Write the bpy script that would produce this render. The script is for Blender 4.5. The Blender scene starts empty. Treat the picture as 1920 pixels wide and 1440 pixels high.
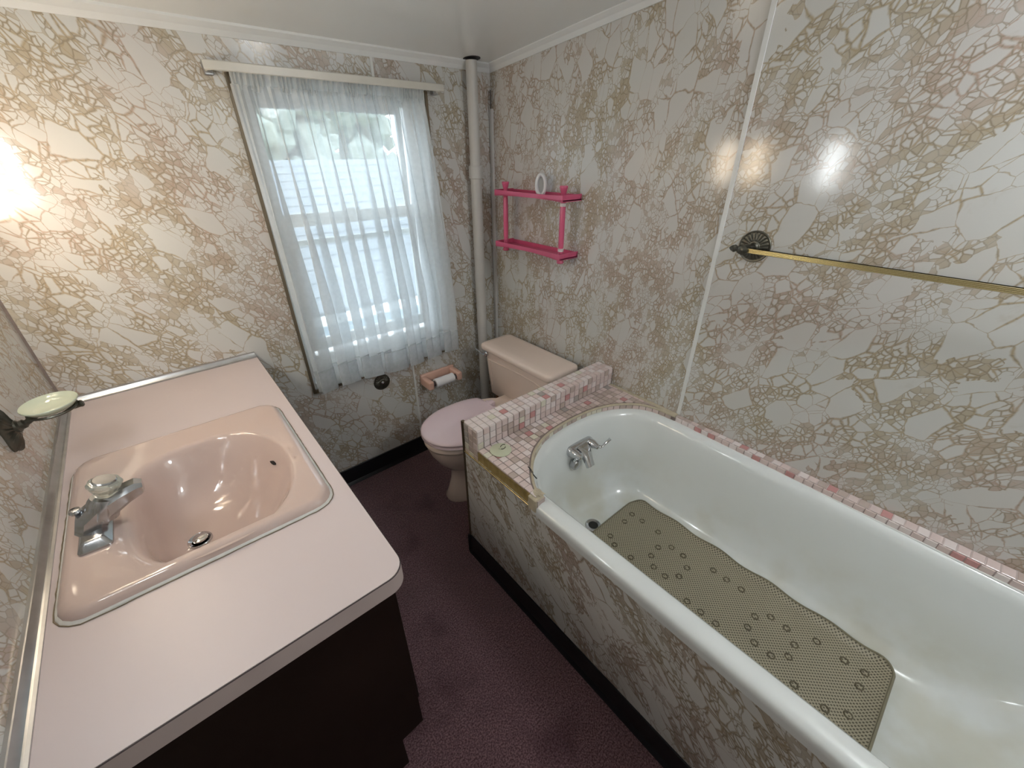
import bpy, bmesh, math, random
from mathutils import Vector, Matrix
random.seed(7)
S = bpy.context.scene
C = S.collection
PI = math.pi
# ---------------------------------------------------------------- camera, world, lights, exposure
cd = bpy.data.cameras.new('camera'); cam = bpy.data.objects.new('camera', cd); C.objects.link(cam)
cam.location = (-1.3726, -1.7703, 1.4863); cam.rotation_euler = (1.0583, .0038, -.7026)
cd.sensor_fit = 'HORIZONTAL'; cd.sensor_width = 36; cd.lens = 36 * 770.16 / 1920; cd.clip_start = .02
S.camera = cam
S.view_settings.view_transform = 'Standard'; S.view_settings.look = 'None'
S.view_settings.exposure = 0.25; S.view_settings.gamma = 1; S.view_settings.use_curve_mapping = False
w = bpy.data.worlds.new('overcast_sky'); S.world = w; w.use_nodes = True
WN = w.node_tree.nodes; bg = WN['Background']; bg.inputs[0].default_value = (.84, .93, 1, 1); bg.inputs[1].default_value = 6.9
BULB_W = (1.0, .84, .64); BULB_C = (.90, .97, 1.0)
BULB_E = 31.0; BULB_EC = 44.0; FILL_E = 38.0  # last one is the strength of the added fill globe

# ---------------------------------------------------------------- node helpers / materials
class NT:
    def __init__(s, name):
        s.m = bpy.data.materials.new(name); s.m.use_nodes = True
        s.t = s.m.node_tree; s.b = s.t.nodes['Principled BSDF']
    def n(s, typ, **kw):
        nd = s.t.nodes.new(typ)
        for k, v in kw.items():
            if k.startswith('i_'):
                k = k[2:]; k = int(k) if k.isdigit() else k.replace('_', ' ')
                nd.inputs[k].default_value = v
            else: setattr(nd, k, v)
        return nd
    def l(s, a, b): s.t.links.new(a, b)
    def math(s, op, a, b=None, c=None, clamp=False):
        nd = s.n('ShaderNodeMath', operation=op); nd.use_clamp = clamp
        for i, x in enumerate((a, b, c)):
            if x is None: continue
            if isinstance(x, (int, float)): nd.inputs[i].default_value = x
            else: s.l(x, nd.inputs[i])
        return nd.outputs[0]
    def ramp(s, x, a, b, o0=0., o1=1.):
        nd = s.n('ShaderNodeMapRange'); nd.clamp = True; nd.interpolation_type = 'SMOOTHSTEP'
        s.l(x, nd.inputs[0])
        for i, v in ((1, a), (2, b), (3, o0), (4, o1)):
            if isinstance(v, (int, float)): nd.inputs[i].default_value = v
            else: s.l(v, nd.inputs[i])
        return nd.outputs[0]
    def mix(s, f, a, b):
        nd = s.n('ShaderNodeMix', data_type='RGBA')
        if isinstance(f, (int, float)): nd.inputs[0].default_value = f
        else: s.l(f, nd.inputs[0])
        for i, x in ((6, a), (7, b)):
            if isinstance(x, tuple): nd.inputs[i].default_value = (*x[:3], 1)
            else: s.l(x, nd.inputs[i])
        return nd.outputs[2]
    def noise(s, vec, scale, detail=2., rough=.5, dim='3D'):
        nd = s.n('ShaderNodeTexNoise', noise_dimensions=dim); nd.inputs['Scale'].default_value = scale
        nd.inputs['Detail'].default_value = detail; nd.inputs['Roughness'].default_value = rough
        s.l(vec, nd.inputs['Vector']); return nd
    def bump(s, h, strength=.2, dist=.002):
        nd = s.n('ShaderNodeBump'); nd.inputs['Strength'].default_value = strength; nd.inputs['Distance'].default_value = dist
        s.l(h, nd.inputs['Height']); s.l(nd.outputs[0], s.b.inputs['Normal'])

def plain(name, col, rough=.4, metal=0., spec=.5, var=.06, nscale=30., coat=0., bump=0., trans=0., aniso=0.):
    g = NT(name); b = g.b
    b.inputs['Roughness'].default_value = rough; b.inputs['Metallic'].default_value = metal
    b.inputs['Specular IOR Level'].default_value = spec; b.inputs['Coat Weight'].default_value = coat
    b.inputs['Transmission Weight'].default_value = trans
    tc = g.n('ShaderNodeTexCoord'); nz = g.noise(tc.outputs['Object'], nscale, 3.)
    lo = tuple(c * (1 - var) for c in col); hi = tuple(min(1, c * (1 + var)) for c in col)
    g.l(g.mix(nz.outputs[0], lo, hi), b.inputs['Base Color'])
    if bump: g.bump(nz.outputs[0], bump, .001)
    return g.m

def marble(name, uaxis, ang, stretch=1.7, dark=1., tanw=1., seed=0., fine=1.15):
    g = NT(name); b = g.b
    tc = g.n('ShaderNodeTexCoord'); sp = g.n('ShaderNodeSeparateXYZ'); g.l(tc.outputs['Object'], sp.inputs[0])
    cb = g.n('ShaderNodeCombineXYZ'); g.l(sp.outputs[uaxis], cb.inputs[0]); g.l(sp.outputs[2], cb.inputs[1])
    cb.inputs[2].default_value = seed
    mp = g.n('ShaderNodeMapping', vector_type='TEXTURE'); mp.inputs['Rotation'].default_value = (0, 0, ang)
    mp.inputs['Location'].default_value = (seed * 3.1, seed * 1.7, 0)
    mp.inputs['Scale'].default_value = (stretch, 1 / stretch ** .35, 1); g.l(cb.outputs[0], mp.inputs[0])
    P = mp.outputs[0]
    def distort(P, sc, amt):
        nz = g.noise(P, sc, 3.); sub = g.n('ShaderNodeVectorMath', operation='SUBTRACT'); g.l(nz.outputs['Color'], sub.inputs[0]); sub.inputs[1].default_value = (.5, .5, .5)
        mu = g.n('ShaderNodeVectorMath', operation='SCALE'); g.l(sub.outputs[0], mu.inputs[0]); mu.inputs['Scale'].default_value = amt
        ad = g.n('ShaderNodeVectorMath', operation='ADD'); g.l(P, ad.inputs[0]); g.l(mu.outputs[0], ad.inputs[1]); return ad.outputs[0]
    Pa = distort(P, 6, .05); Pb = distort(Pa, 34, .011)
    def vor(sc, off):
        ad = g.n('ShaderNodeVectorMath', operation='ADD'); g.l(Pb, ad.inputs[0]); ad.inputs[1].default_value = (off, off * .7, 0)
        v = g.n('ShaderNodeTexVoronoi', voronoi_dimensions='2D', feature='DISTANCE_TO_EDGE'); v.inputs['Scale'].default_value = sc
        c = g.n('ShaderNodeTexVoronoi', voronoi_dimensions='2D', feature='F1'); c.inputs['Scale'].default_value = sc
        g.l(ad.outputs[0], v.inputs['Vector']); g.l(ad.outputs[0], c.inputs['Vector'])
        sc_ = g.n('ShaderNodeSeparateColor'); g.l(c.outputs['Color'], sc_.inputs[0])
        return v.outputs['Distance'], sc_.outputs[0], sc_.outputs[1]
    z = g.noise(distort(P, 9, .10), 5.0, 3., .55).outputs[0]
    wv = g.noise(P, 14, 3.).outputs[0]
    w1 = g.ramp(wv, .36, .64, .012, .075); w2 = g.ramp(wv, .36, .64, .035, .15); w3 = g.ramp(wv, .36, .64, .08, .26)
    d1, r1, q1 = vor(12.5 * fine, 0.); d2, r2, q2 = vor(27. * fine, 1.3); d3, r3, q3 = vor(58. * fine, 2.9)
    e1 = g.ramp(d1, 0., w1, 1., 0.); e2 = g.ramp(d2, 0., w2, 1., 0.); e3 = g.ramp(d3, 0., w3, 1., 0.)
    def gate(rr, lo, hi):            # 1 where the cell breaks up into smaller chips; more so in the busy zones
        return g.math('LESS_THAN', rr, g.ramp(z, .36, .64, lo, hi))
    g1 = gate(r1, .62, 1.0); g2 = gate(r2, .40, .90); f3 = gate(r3, .05, .42)
    in3 = g.math('MAXIMUM', e3, g.math('MULTIPLY', f3, .80))
    in2 = g.math('MAXIMUM', e2, g.math('MULTIPLY', g2, in3))
    m = g.math('MAXIMUM', e1, g.math('MULTIPLY', g1, in2))
    m2 = g.math('MULTIPLY', m, g.ramp(wv, .30, .60, .68 * tanw, 1.0 * tanw), clamp=True)
    hue = g.noise(P, 3.2, 2.).outputs[0]; d = dark
    tan = g.mix(g.ramp(hue, .42, .62), (.42 * d, .345 * d, .235 * d), (.44 * d, .335 * d, .27 * d))
    tan = g.mix(g.ramp(d3, .02, .14, .75, 0.), tan, (.29 * d, .245 * d, .18 * d))
    wh = g.mix(g.ramp(hue, .35, .65), (.61, .615, .595), (.605, .59, .57))
    wh = g.mix(g.math('MULTIPLY', q1, .16), wh, (.50, .47, .42))
    sm = g.ramp(g.noise(Pb, 18, 5., .65).outputs[0], .60, .80)
    wh = g.mix(g.math('MULTIPLY', sm, .40), wh, (.45, .42, .36))
    g.l(g.mix(m2, wh, tan), b.inputs['Base Color'])
    b.inputs['Roughness'].default_value = .115; b.inputs['Specular IOR Level'].default_value = .5
    g.bump(g.noise(tc.outputs['Object'], 260, 2.).outputs[0], .07, .001)
    return g.m

M = {}
M['mb_back'] = marble('marble_panel_back', 0, -.95, 1.5, 1., seed=.3)
M['mb_back2'] = marble('marble_panel_back_narrow', 0, -1.2, 1.45, .95, seed=1.7)
M['mb_right'] = marble('marble_panel_right_near_corner', 1, 1.75, 1.45, 1., seed=2.3, fine=1.4)
M['mb_right2'] = marble('marble_panel_right_by_tub', 1, 2.2, 1.3, 1.0, seed=4.1)
M['mb_left'] = marble('marble_panel_left', 1, -.9, 1.8, 1., seed=5.2)
M['mb_apron'] = marble('marble_panel_apron', 1, .75, 1.9, .78, seed=6.9, fine=1.3)
M['white'] = plain('white_vinyl', (.74, .75, .74), .35, var=.03)
M['trimwhite'] = plain('cream_white_trim', (.70, .70, .67), .35, var=.04, nscale=12)
M['ceil'] = plain('glossy_white_ceiling_board', (.80, .81, .79), .16, var=.03, nscale=2.5, spec=.6)
M['rod'] = plain('cream_rod_enamel', (.62, .60, .54), .3, var=.05)
M['pipe'] = plain('painted_grey_pipe', (.50, .49, .47), .4, var=.06)
M['wirewhite'] = plain('off_white_plastic', (.60, .58, .55), .45)
M['wiredark'] = plain('dark_wire', (.05, .04, .03), .5)
M['black'] = plain('black_vinyl_base', (.012, .012, .015), .33, var=.3, nscale=8, spec=.35)
M['brass'] = plain('brass', (.66, .57, .33), .24, metal=1, var=.08)
M['bronze'] = plain('aged_pewter_bronze', (.105, .10, .082), .36, metal=.85, var=.3, nscale=60, bump=.25)
M['chrome'] = plain('chrome', (.62, .63, .65), .10, metal=1, var=.05, nscale=40)
M['chromedull'] = plain('worn_chrome', (.50, .51, .53), .20, metal=1, var=.18, nscale=60)
M['alu'] = plain('aluminium_moulding', (.50, .50, .50), .28, metal=.9, var=.2, nscale=30)
M['acryl'] = plain('clear_acrylic', (.80, .82, .74), .08, trans=.75, spec=.6)
M['laminate'] = plain('pale_pink_laminate', (.67, .575, .57), .42, var=.025, nscale=4, bump=.02)
M['lamedge'] = plain('pink_brown_laminate_edge', (.47, .385, .365), .45, var=.08, nscale=18)
M['darkline'] = plain('dark_edge_glue_line', (.07, .05, .05), .6)
M['woodcab'] = plain('dark_brown_vanity_wood', (.014, .007, .005), .55, var=.35, nscale=6, spec=.15)
M['pinkchina'] = plain('pink_beige_china', (.61, .475, .425), .07, var=.015, nscale=5, coat=.3)
M['pinktank'] = plain('pale_peach_china', (.80, .66, .575), .10, var=.015, nscale=5, coat=.3)
M['lidpink'] = plain('lilac_pink_seat_lid', (.80, .645, .69), .18, var=.02, nscale=6)
M['peach'] = plain('peach_plastic', (.70, .44, .35), .35, var=.05)
M['shelfpink'] = plain('hot_pink_plastic', (.62, .105, .21), .28, var=.05)
M['caulk'] = plain('old_caulk', (.72, .70, .66), .5, var=.2, nscale=50, bump=.5)
M['caulkdirty'] = plain('dirty_caulk_line', (.22, .17, .11), .7, var=.5, nscale=70)
M['gold'] = plain('glue_stained_board_edge', (.30, .22, .085), .45, var=.5, nscale=40, bump=.6)
M['grout'] = plain('grey_brown_grout', (.22, .18, .165), .8, var=.3, nscale=60)
M['groutpale'] = plain('pale_grout', (.50, .42, .40), .8, var=.15, nscale=60)
M['groutbeige'] = plain('yellowed_grout_and_plaster', (.48, .42, .31), .75, var=.25, nscale=45, bump=.4)
M['silver'] = plain('silver_painted_band', (.72, .66, .66), .35)
M['dark'] = plain('dark_opening', (.01, .01, .01), .6)
M['stopper'] = plain('pale_green_rubber', (.55, .58, .43), .5, var=.06)
M['brown'] = plain('brown_copper_pipe', (.16, .07, .03), .45)
M['paper'] = plain('white_paper', (.78, .78, .80), .8)
M['greenglass'] = plain('milky_pale_green_glass', (.60, .64, .50), .10, var=.05, nscale=18, spec=.7, trans=.15)
M['freshener'] = plain('white_plastic', (.68, .69, .70), .35)
M['hallwhite'] = plain('painted_door', (.60, .57, .52), .4)
M['slate'] = plain('grey_roof_shingle', (.15, .17, .19), .8, var=.2, nscale=20)
M['siding'] = plain('pale_blue_grey_siding', (.30, .38, .46), .7)
M['leaf'] = plain('pale_green_foliage', (.27, .30, .26), .8, var=.35, nscale=3)
M['bark'] = plain('grey_bark', (.16, .13, .10), .9)
TC = dict(pink=(.67, .55, .525), pale=(.74, .66, .645), rose=(.54, .28, .27), cream=(.66, .63, .53), grey=(.40, .365, .34), dirty=(.50, .41, .37))
for k, c in TC.items(): M['t_' + k] = plain('mosaic_tile_' + k, c, .22, var=.05, nscale=25)

def tub_mat():
    g = NT('white_enamel'); b = g.b
    tc = g.n('ShaderNodeTexCoord'); sp = g.n('ShaderNodeSeparateXYZ'); g.l(tc.outputs['Object'], sp.inputs[0])
    X, Y, Z = sp.outputs
    n1 = g.noise(tc.outputs['Object'], 5, 4.).outputs[0]; n2 = g.noise(tc.outputs['Object'], 26, 4., .6).outputs[0]
    base = g.mix(n1, (.70, .735, .73), (.76, .79, .79))
    # yellowish wear around the drain end floor and walls
    head = g.math('MULTIPLY', g.ramp(Y, -1.45, -1.02), g.ramp(Z, .47, .24))
    base = g.mix(g.math('MULTIPLY', g.math('MULTIPLY', head, g.ramp(n1, .3, .65)), .55), base, (.50, .47, .34))
    # blue-green drip stain under the spout
    dx = g.math('ABSOLUTE', g.math('ADD', X, g.math('MULTIPLY', n2, .02)), None)
    cx = g.math('ABSOLUTE', g.math('ADD', X, .350)); wdt = g.ramp(Z, .22, .42, .030, .009)
    st = g.math('MULTIPLY', g.ramp(cx, wdt, g.math('MULTIPLY', wdt, .2)), g.math('MULTIPLY', g.ramp(Z, .43, .38), g.ramp(Y, -1.09, -1.04)))
    base = g.mix(g.math('MULTIPLY', st, g.ramp(Z, .45, .24, .25, .62)), base, (.22, .43, .38))
    g.l(base, b.inputs['Base Color']); b.inputs['Roughness'].default_value = .13; b.inputs['Coat Weight'].default_value = .2
    return g.m
M['tub'] = tub_mat()

def carpet_mat():
    g = NT('plum_carpet'); b = g.b
    tc = g.n('ShaderNodeTexCoord'); o = tc.outputs['Object']
    a = g.noise(o, 3.2, 3., .6).outputs[0]; f = g.noise(o, 210, 3., .7).outputs[0]; s = g.noise(o, 75, 2.).outputs[0]
    c = g.mix(g.ramp(f, .35, .68), (.075, .034, .041), (.29, .165, .182))
    c = g.mix(g.math('MULTIPLY', g.ramp(a, .5, .72), .35), c, (.115, .070, .072))
    c = g.mix(g.math('MULTIPLY', g.ramp(a, .48, .30), .5), c, (.040, .014, .020))
    c = g.mix(g.math('MULTIPLY', g.ramp(s, .72, .80), .5), c, (.30, .22, .21))
    g.l(c, b.inputs['Base Color']); b.inputs['Roughness'].default_value = .95; b.inputs['Specular IOR Level'].default_value = .1
    b.inputs['Sheen Weight'].default_value = .3
    g.bump(g.math('ADD', f, s), .9, .004); return g.m
M['carpet'] = carpet_mat()

def mat_mat():
    g = NT('taupe_perforated_vinyl'); b = g.b
    tc = g.n('ShaderNodeTexCoord'); mp = g.n('ShaderNodeMapping'); mp.inputs['Scale'].default_value = (1, 1, 0.0)
    g.l(tc.outputs['Object'], mp.inputs[0])
    v = g.n('ShaderNodeTexVoronoi', voronoi_dimensions='2D'); v.inputs['Scale'].default_value = 132.; v.inputs['Randomness'].default_value = 0.
    mp2 = g.n('ShaderNodeMapping'); mp2.inputs['Rotation'].default_value = (0, 0, PI / 4); g.l(mp.outputs[0], mp2.inputs[0])
    g.l(mp2.outputs[0], v.inputs['Vector'])
    hole = g.ramp(v.outputs['Distance'], .26, .36, 1., 0.)
    g.l(g.mix(hole, (.36, .325, .235), (.10, .085, .055)), b.inputs['Base Color'])
    b.inputs['Roughness'].default_value = .5; g.bump(g.math('SUBTRACT', 1., hole), .5, .002); return g.m
M['mat'] = mat_mat(); M['matring'] = plain('mat_suction_ring', (.12, .10, .06), .5)
M['matedge'] = plain('mat_edge', (.20, .18, .12), .5)

def sheer(name, opac):
    g = NT(name); t = g.t; out = t.nodes['Material Output']; t.nodes.remove(g.b)
    tr = g.n('ShaderNodeBsdfTransparent'); tl = g.n('ShaderNodeBsdfTranslucent'); df = g.n('ShaderNodeBsdfDiffuse')
    tl.inputs[0].default_value = (.88, .91, .92, 1); df.inputs[0].default_value = (.80, .81, .80, 1); tr.inputs[0].default_value = (.97, .98, 1, 1)
    tc = g.n('ShaderNodeTexCoord'); nz = g.noise(tc.outputs['Object'], 60, 3.).outputs[0]
    m1 = g.n('ShaderNodeMixShader'); m1.inputs[0].default_value = .55; g.l(tl.outputs[0], m1.inputs[1]); g.l(df.outputs[0], m1.inputs[2])
    m2 = g.n('ShaderNodeMixShader'); g.l(g.ramp(nz, .3, .7, opac - .02, opac + .02), m2.inputs[0]); g.l(tr.outputs[0], m2.inputs[1]); g.l(m1.outputs[0], m2.inputs[2])
    g.l(m2.outputs[0], out.inputs[0]); return g.m
M['sheer'] = sheer('sheer_white_voile', .64); M['hem'] = sheer('doubled_voile_hem', .30); M['heading'] = sheer('gathered_voile_heading', .80)
M['seamthread'] = plain('grey_hem_stitch', (.42, .44, .46), .8)

def glass_mat():
    g = NT('window_glass'); out = g.t.nodes['Material Output']; g.t.nodes.remove(g.b)
    tr = g.n('ShaderNodeBsdfTransparent'); gl = g.n('ShaderNodeBsdfGlossy'); gl.inputs['Roughness'].default_value = .02
    tr.inputs[0].default_value = (.93, .96, .97, 1)
    fr = g.n('ShaderNodeFresnel'); fr.inputs[0].default_value = 1.45
    tc = g.n('ShaderNodeTexCoord'); nz = g.noise(tc.outputs['Object'], 6, 2.).outputs[0]
    m = g.n('ShaderNodeMixShader'); g.l(g.math('MULTIPLY', fr.outputs[0], g.ramp(nz, 0, 1, .9, 1.)), m.inputs[0]); g.l(tr.outputs[0], m.inputs[1]); g.l(gl.outputs[0], m.inputs[2])
    g.l(m.outputs[0], out.inputs[0]); return g.m
M['glass'] = glass_mat()
def emit(name, col, e):
    g = NT(name); g.b.inputs['Base Color'].default_value = (*col, 1)
    g.b.inputs['Emission Color'].default_value = (*col, 1)
    tc = g.n('ShaderNodeTexCoord'); nz = g.noise(tc.outputs['Object'], 5).outputs[0]
    g.l(g.ramp(nz, 0, 1, e * .97, e * 1.03), g.b.inputs['Emission Strength']); return g.m
M['bulbw'] = emit('lit_warm_glass', BULB_W, BULB_E); M['bulbc'] = emit('lit_cool_glass', BULB_C, BULB_EC); M['fillglass'] = emit('frosted_fill_glow', (.92, .965, 1), FILL_E)
M['deadglass'] = plain('unlit_frosted_glass', (.7, .7, .68), .3)

# ---------------------------------------------------------------- geometry helpers (world coordinates)
def link(o): C.objects.link(o); return o
def wloc(p):
    v = Vector((0, 0, 0))
    while p: v += p.location; p = p.parent
    return v
def obj(name, bm, mat, parent=None, smooth=35, origin=None, recalc=True):
    if recalc: bmesh.ops.recalc_face_normals(bm, faces=bm.faces)
    me = bpy.data.meshes.new(name)
    o = bpy.data.objects.new(name, me); link(o)
    base = wloc(parent) if parent else Vector((0, 0, 0))
    if origin is not None:
        o.location = Vector(origin) - base; base = Vector(origin)
    if base.length: bmesh.ops.translate(bm, verts=bm.verts, vec=-base)
    bm.to_mesh(me); bm.free()
    if parent: o.parent = parent
    for m in (mat if isinstance(mat, (list, tuple)) else [mat]): me.materials.append(M[m] if isinstance(m, str) else m)
    if smooth:
        me.shade_smooth(); me.set_sharp_from_angle(angle=math.radians(smooth))
    return o
def thing(name, label, cat, loc, group=None):
    o = bpy.data.objects.new(name, None); link(o); o.empty_display_size = .05; o.location = loc
    o['label'] = label; o['category'] = cat
    if group: o['group'] = group
    return o
def tag(o, label, cat, group=None):
    o['label'] = label; o['category'] = cat
    if group: o['group'] = group
    return o
def struct(o): o['kind'] = 'structure'; return o
def NB(): return bmesh.new()
def box(bm, x0, x1, y0, y1, z0, z1, bev=0, seg=2):
    r = bmesh.ops.create_cube(bm, size=1); vs = r['verts']
    for v in vs: v.co = Vector(((x0 + x1) / 2 + v.co.x * (x1 - x0), (y0 + y1) / 2 + v.co.y * (y1 - y0), (z0 + z1) / 2 + v.co.z * (z1 - z0)))
    if bev: bmesh.ops.bevel(bm, geom=list({e for v in vs for e in v.link_edges}), offset=bev, segments=seg, affect='EDGES', profile=.5)
    return bm
def quadbox(bm, poly, z0, z1):           # vertical prism over xy polygon
    a = [bm.verts.new((p[0], p[1], z0)) for p in poly]; b = [bm.verts.new((p[0], p[1], z1)) for p in poly]
    n = len(poly); bm.faces.new(a[::-1]); bm.faces.new(b)
    for i in range(n): bm.faces.new((a[i], a[(i + 1) % n], b[(i + 1) % n], b[i]))
    return bm
def extr(bm, poly3, vec):
    a = [bm.verts.new(p) for p in poly3]; b = [bm.verts.new(Vector(p) + Vector(vec)) for p in poly3]
    n = len(a); bm.faces.new(a[::-1]); bm.faces.new(b)
    for i in range(n): bm.faces.new((a[i], a[(i + 1) % n], b[(i + 1) % n], b[i]))
    return bm
def loft(bm, rings, cap0=True, cap1=True, closed=True):
    R = [[bm.verts.new(p) for p in r] for r in rings]; n = len(R[0])
    for a, b in zip(R, R[1:]):
        for i in range(n if closed else n - 1):
            bm.faces.new((a[i], a[(i + 1) % n], b[(i + 1) % n], b[i]))
    if cap0: bm.faces.new(R[0][::-1])
    if cap1: bm.faces.new(R[-1])
    return bm
def frame(d):
    d = Vector(d).normalized(); u = Vector((0, 0, 1)) if abs(d.z) < .9 else Vector((1, 0, 0))
    a = d.cross(u).normalized(); return a, d.cross(a).normalized(), d
def lathe(bm, prof, c=(0, 0, 0), axis=(0, 0, 1), n=32, sx=1., sy=1.):
    a, b, d = frame(axis); c = Vector(c)
    loft(bm, [[c + d * h + (a * math.cos(2 * PI * i / n) * sx + b * math.sin(2 * PI * i / n) * sy) * max(r, 1e-5) for i in range(n)] for r, h in prof]); return bm
def tube(bm, path, rad, n=12, flat=1., up=None):
    P = [Vector(p) for p in path]; rings = []
    rr = rad if isinstance(rad, (list, tuple)) else [rad] * len(P)
    pa = None
    for i, p in enumerate(P):
        d = (P[min(i + 1, len(P) - 1)] - P[max(i - 1, 0)]).normalized()
        if pa is None: a = frame(d)[0] if up is None else Vector(up).cross(d).normalized()
        else: a = (pa - d * pa.dot(d)).normalized()
        pa = a; b = d.cross(a)
        rings.append([p + (a * math.cos(2 * PI * k / n) + b * math.sin(2 * PI * k / n) * flat) * rr[i] for k in range(n)])
    loft(bm, rings); return bm
def smoothpath(pts, k=6):
    P = [Vector(p) for p in pts]; P = [2 * P[0] - P[1]] + P + [2 * P[-1] - P[-2]]; out = []
    for i in range(1, len(P) - 2):
        for j in range(k):
            t = j / k; a, b, c, d = P[i - 1:i + 3]
            out.append(.5 * ((2 * b) + (c - a) * t + (2 * a - 5 * b + 4 * c - d) * t * t + (3 * b - a - 3 * c + d) * t ** 3))
    out.append(P[-2]); return out
def rrect(cx, cy, a, b, r, n, z):        # rounded rect ring, n points per corner quarter
    out = []
    for q, (sx, sy) in enumerate(((1, 1), (-1, 1), (-1, -1), (1, -1))):
        for i in range(n):
            t = PI / 2 * (q + i / (n - 1)); out.append(Vector((cx + sx * (a - r) + r * math.cos(t), cy + sy * (b - r) + r * math.sin(t), z)))
    return out
def mir(seq): return list(reversed(seq))

# ---------------------------------------------------------------- setting
AL = .0121                                # back wall is a hair out of square
def by(x, off=0): return AL * x - off     # y of the back wall face at x (off towards the room)
def lx(y, off=0): return -1.7438 - .014 * y + off
WX0, WX1, WZ0, WZ1 = -1.03, -.335, .570, 1.700
YR = -2.75
def cz(y): return 1.820 - .0983 * y
def bwbox(bm, x0, x1, z0, z1, o0, o1):   # box on the back wall, offsets o0<o1 towards the room
    return quadbox(bm, [(x0, by(x0, o0)), (x1, by(x1, o0)), (x1, by(x1, o1)), (x0, by(x0, o1))], z0, z1)
def slopebox(bm, poly_top_off, poly, z0):   # prism following the ceiling slope
    a = [bm.verts.new((p[0], p[1], z0)) for p in poly]; b = [bm.verts.new((p[0], p[1], cz(p[1]) + poly_top_off)) for p in poly]
    n = len(poly); bm.faces.new(a[::-1]); bm.faces.new(b)
    for i in range(n): bm.faces.new((a[i], a[(i + 1) % n], b[(i + 1) % n], b[i]))
    return bm
bm = box(NB(), -2.0, .2, YR - .1, .2, -.06, 0.0); struct(obj('floor', bm, 'carpet', smooth=0))
bm = NB()
pts = [(-1.95, .15), (.15, .15), (.15, YR - .1), (-1.95, YR - .1)]
a = [bm.verts.new((x, y, cz(y))) for x, y in pts]; b = [bm.verts.new((x, y, cz(y) + .05)) for x, y in pts]
bm.faces.new(a[::-1]); bm.faces.new(b)
for i in range(4): bm.faces.new((a[i], a[(i + 1) % 4], b[(i + 1) % 4], b[i]))
struct(obj('ceiling', bm, 'ceil', smooth=0))
# back wall: studs/plaster behind, marble boards as panels in front (4 mm)
wb = NB()
for x0, x1, z0, z1 in ((-1.95, WX0, 0, 1.83), (WX1, .15, 0, 1.83), (WX0, WX1, 0, WZ0), (WX0, WX1, WZ1, 1.83)): bwbox(wb, x0, x1, z0, z1, -.14, -.004)
wall_back = struct(obj('wall_back', wb, 'trimwhite', smooth=0))
SX = -.55
def lpoly(bm, pieces):
    for x0, x1, z0, z1 in pieces: bwbox(bm, x0, x1, z0, z1, -.004, 0)
    bmesh.ops.remove_doubles(bm, verts=bm.verts, dist=1e-5); return bm
obj('panel', lpoly(NB(), [(-1.80, WX0, 0, 1.83), (WX0, SX - .004, 0, WZ0), (WX0, SX - .004, WZ1, 1.83)]), 'mb_back', wall_back, smooth=0)
obj('panel', lpoly(NB(), [(SX + .004, WX1, 0, WZ0), (SX + .004, WX1, WZ1, 1.83), (WX1, .004, 0, 1.83)]), 'mb_back2', wall_back, smooth=0)
bm = NB(); bwbox(bm, SX - .005, SX + .005, .10, WZ0 - .012, -.004, .003); bwbox(bm, SX - .005, SX + .005, WZ1 + .01, 1.80, -.004, .003)
obj('seam_strip', bm, 'trimwhite', wall_back, smooth=0)
# right wall
YS = -1.160
bm = slopebox(NB(), .04, [(.005, .1), (.12, .1), (.12, YR), (.005, YR)], 0); wall_right = struct(obj('wall_right', bm, 'trimwhite', smooth=0))
obj('panel', slopebox(NB(), 0, [(0, .02), (.005, .02), (.005, YS + .004), (0, YS + .004)], 0), 'mb_right', wall_right, smooth=0)
obj('panel', slopebox(NB(), 0, [(0, YS - .004), (.005, YS - .004), (.005, YR), (0, YR)], 0), 'mb_right2', wall_right, smooth=0)
obj('seam_strip', slopebox(NB(), -.01, [(-.004, YS - .0065), (.003, YS - .0065), (.003, YS + .0065), (-.004, YS + .0065)], .588), 'white', wall_right, smooth=0)
bm = NB(); box(bm, -.008, 0.0, -.020, 0.0, 0, 1.66); box(bm, -.012, -.008, -.020, -.004, 0, 1.66)
obj('corner_strip', bm, 'wirewhite', wall_right, smooth=0)
obj('wire', tube(NB(), smoothpath([(-.010, -.012, 1.655), (-.011, -.016, 1.69), (-.008, -.010, 1.73)]), .0022, 8), 'wiredark', wall_right)
# left wall
bm = slopebox(NB(), .04, [(lx(.1) - .005, .1), (lx(.1) - .12, .1), (lx(YR) - .12, YR), (lx(YR) - .005, YR)], 0); wall_left = struct(obj('wall_left', bm, 'trimwhite', smooth=0))
obj('panel', slopebox(NB(), 0, [(lx(0), 0), (lx(0) - .005, 0), (lx(-1.3) - .005, -1.3), (lx(-1.3), -1.3)], 0), 'mb_left', wall_left, smooth=0)
obj('panel', slopebox(NB(), 0, [(lx(-1.306), -1.306), (lx(-1.306) - .005, -1.306), (lx(YR) - .005, YR), (lx(YR), YR)], 0), 'mb_left', wall_left, smooth=0)
obj('corner_strip', extr(NB(), [(lx(0), by(-1.74, 0), .8), (lx(0) + .006, by(-1.74, 0), .8), (lx(0), by(-1.74) - .006, .8)], (0, 0, 1.0)), 'grout', wall_left, smooth=0)
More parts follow.
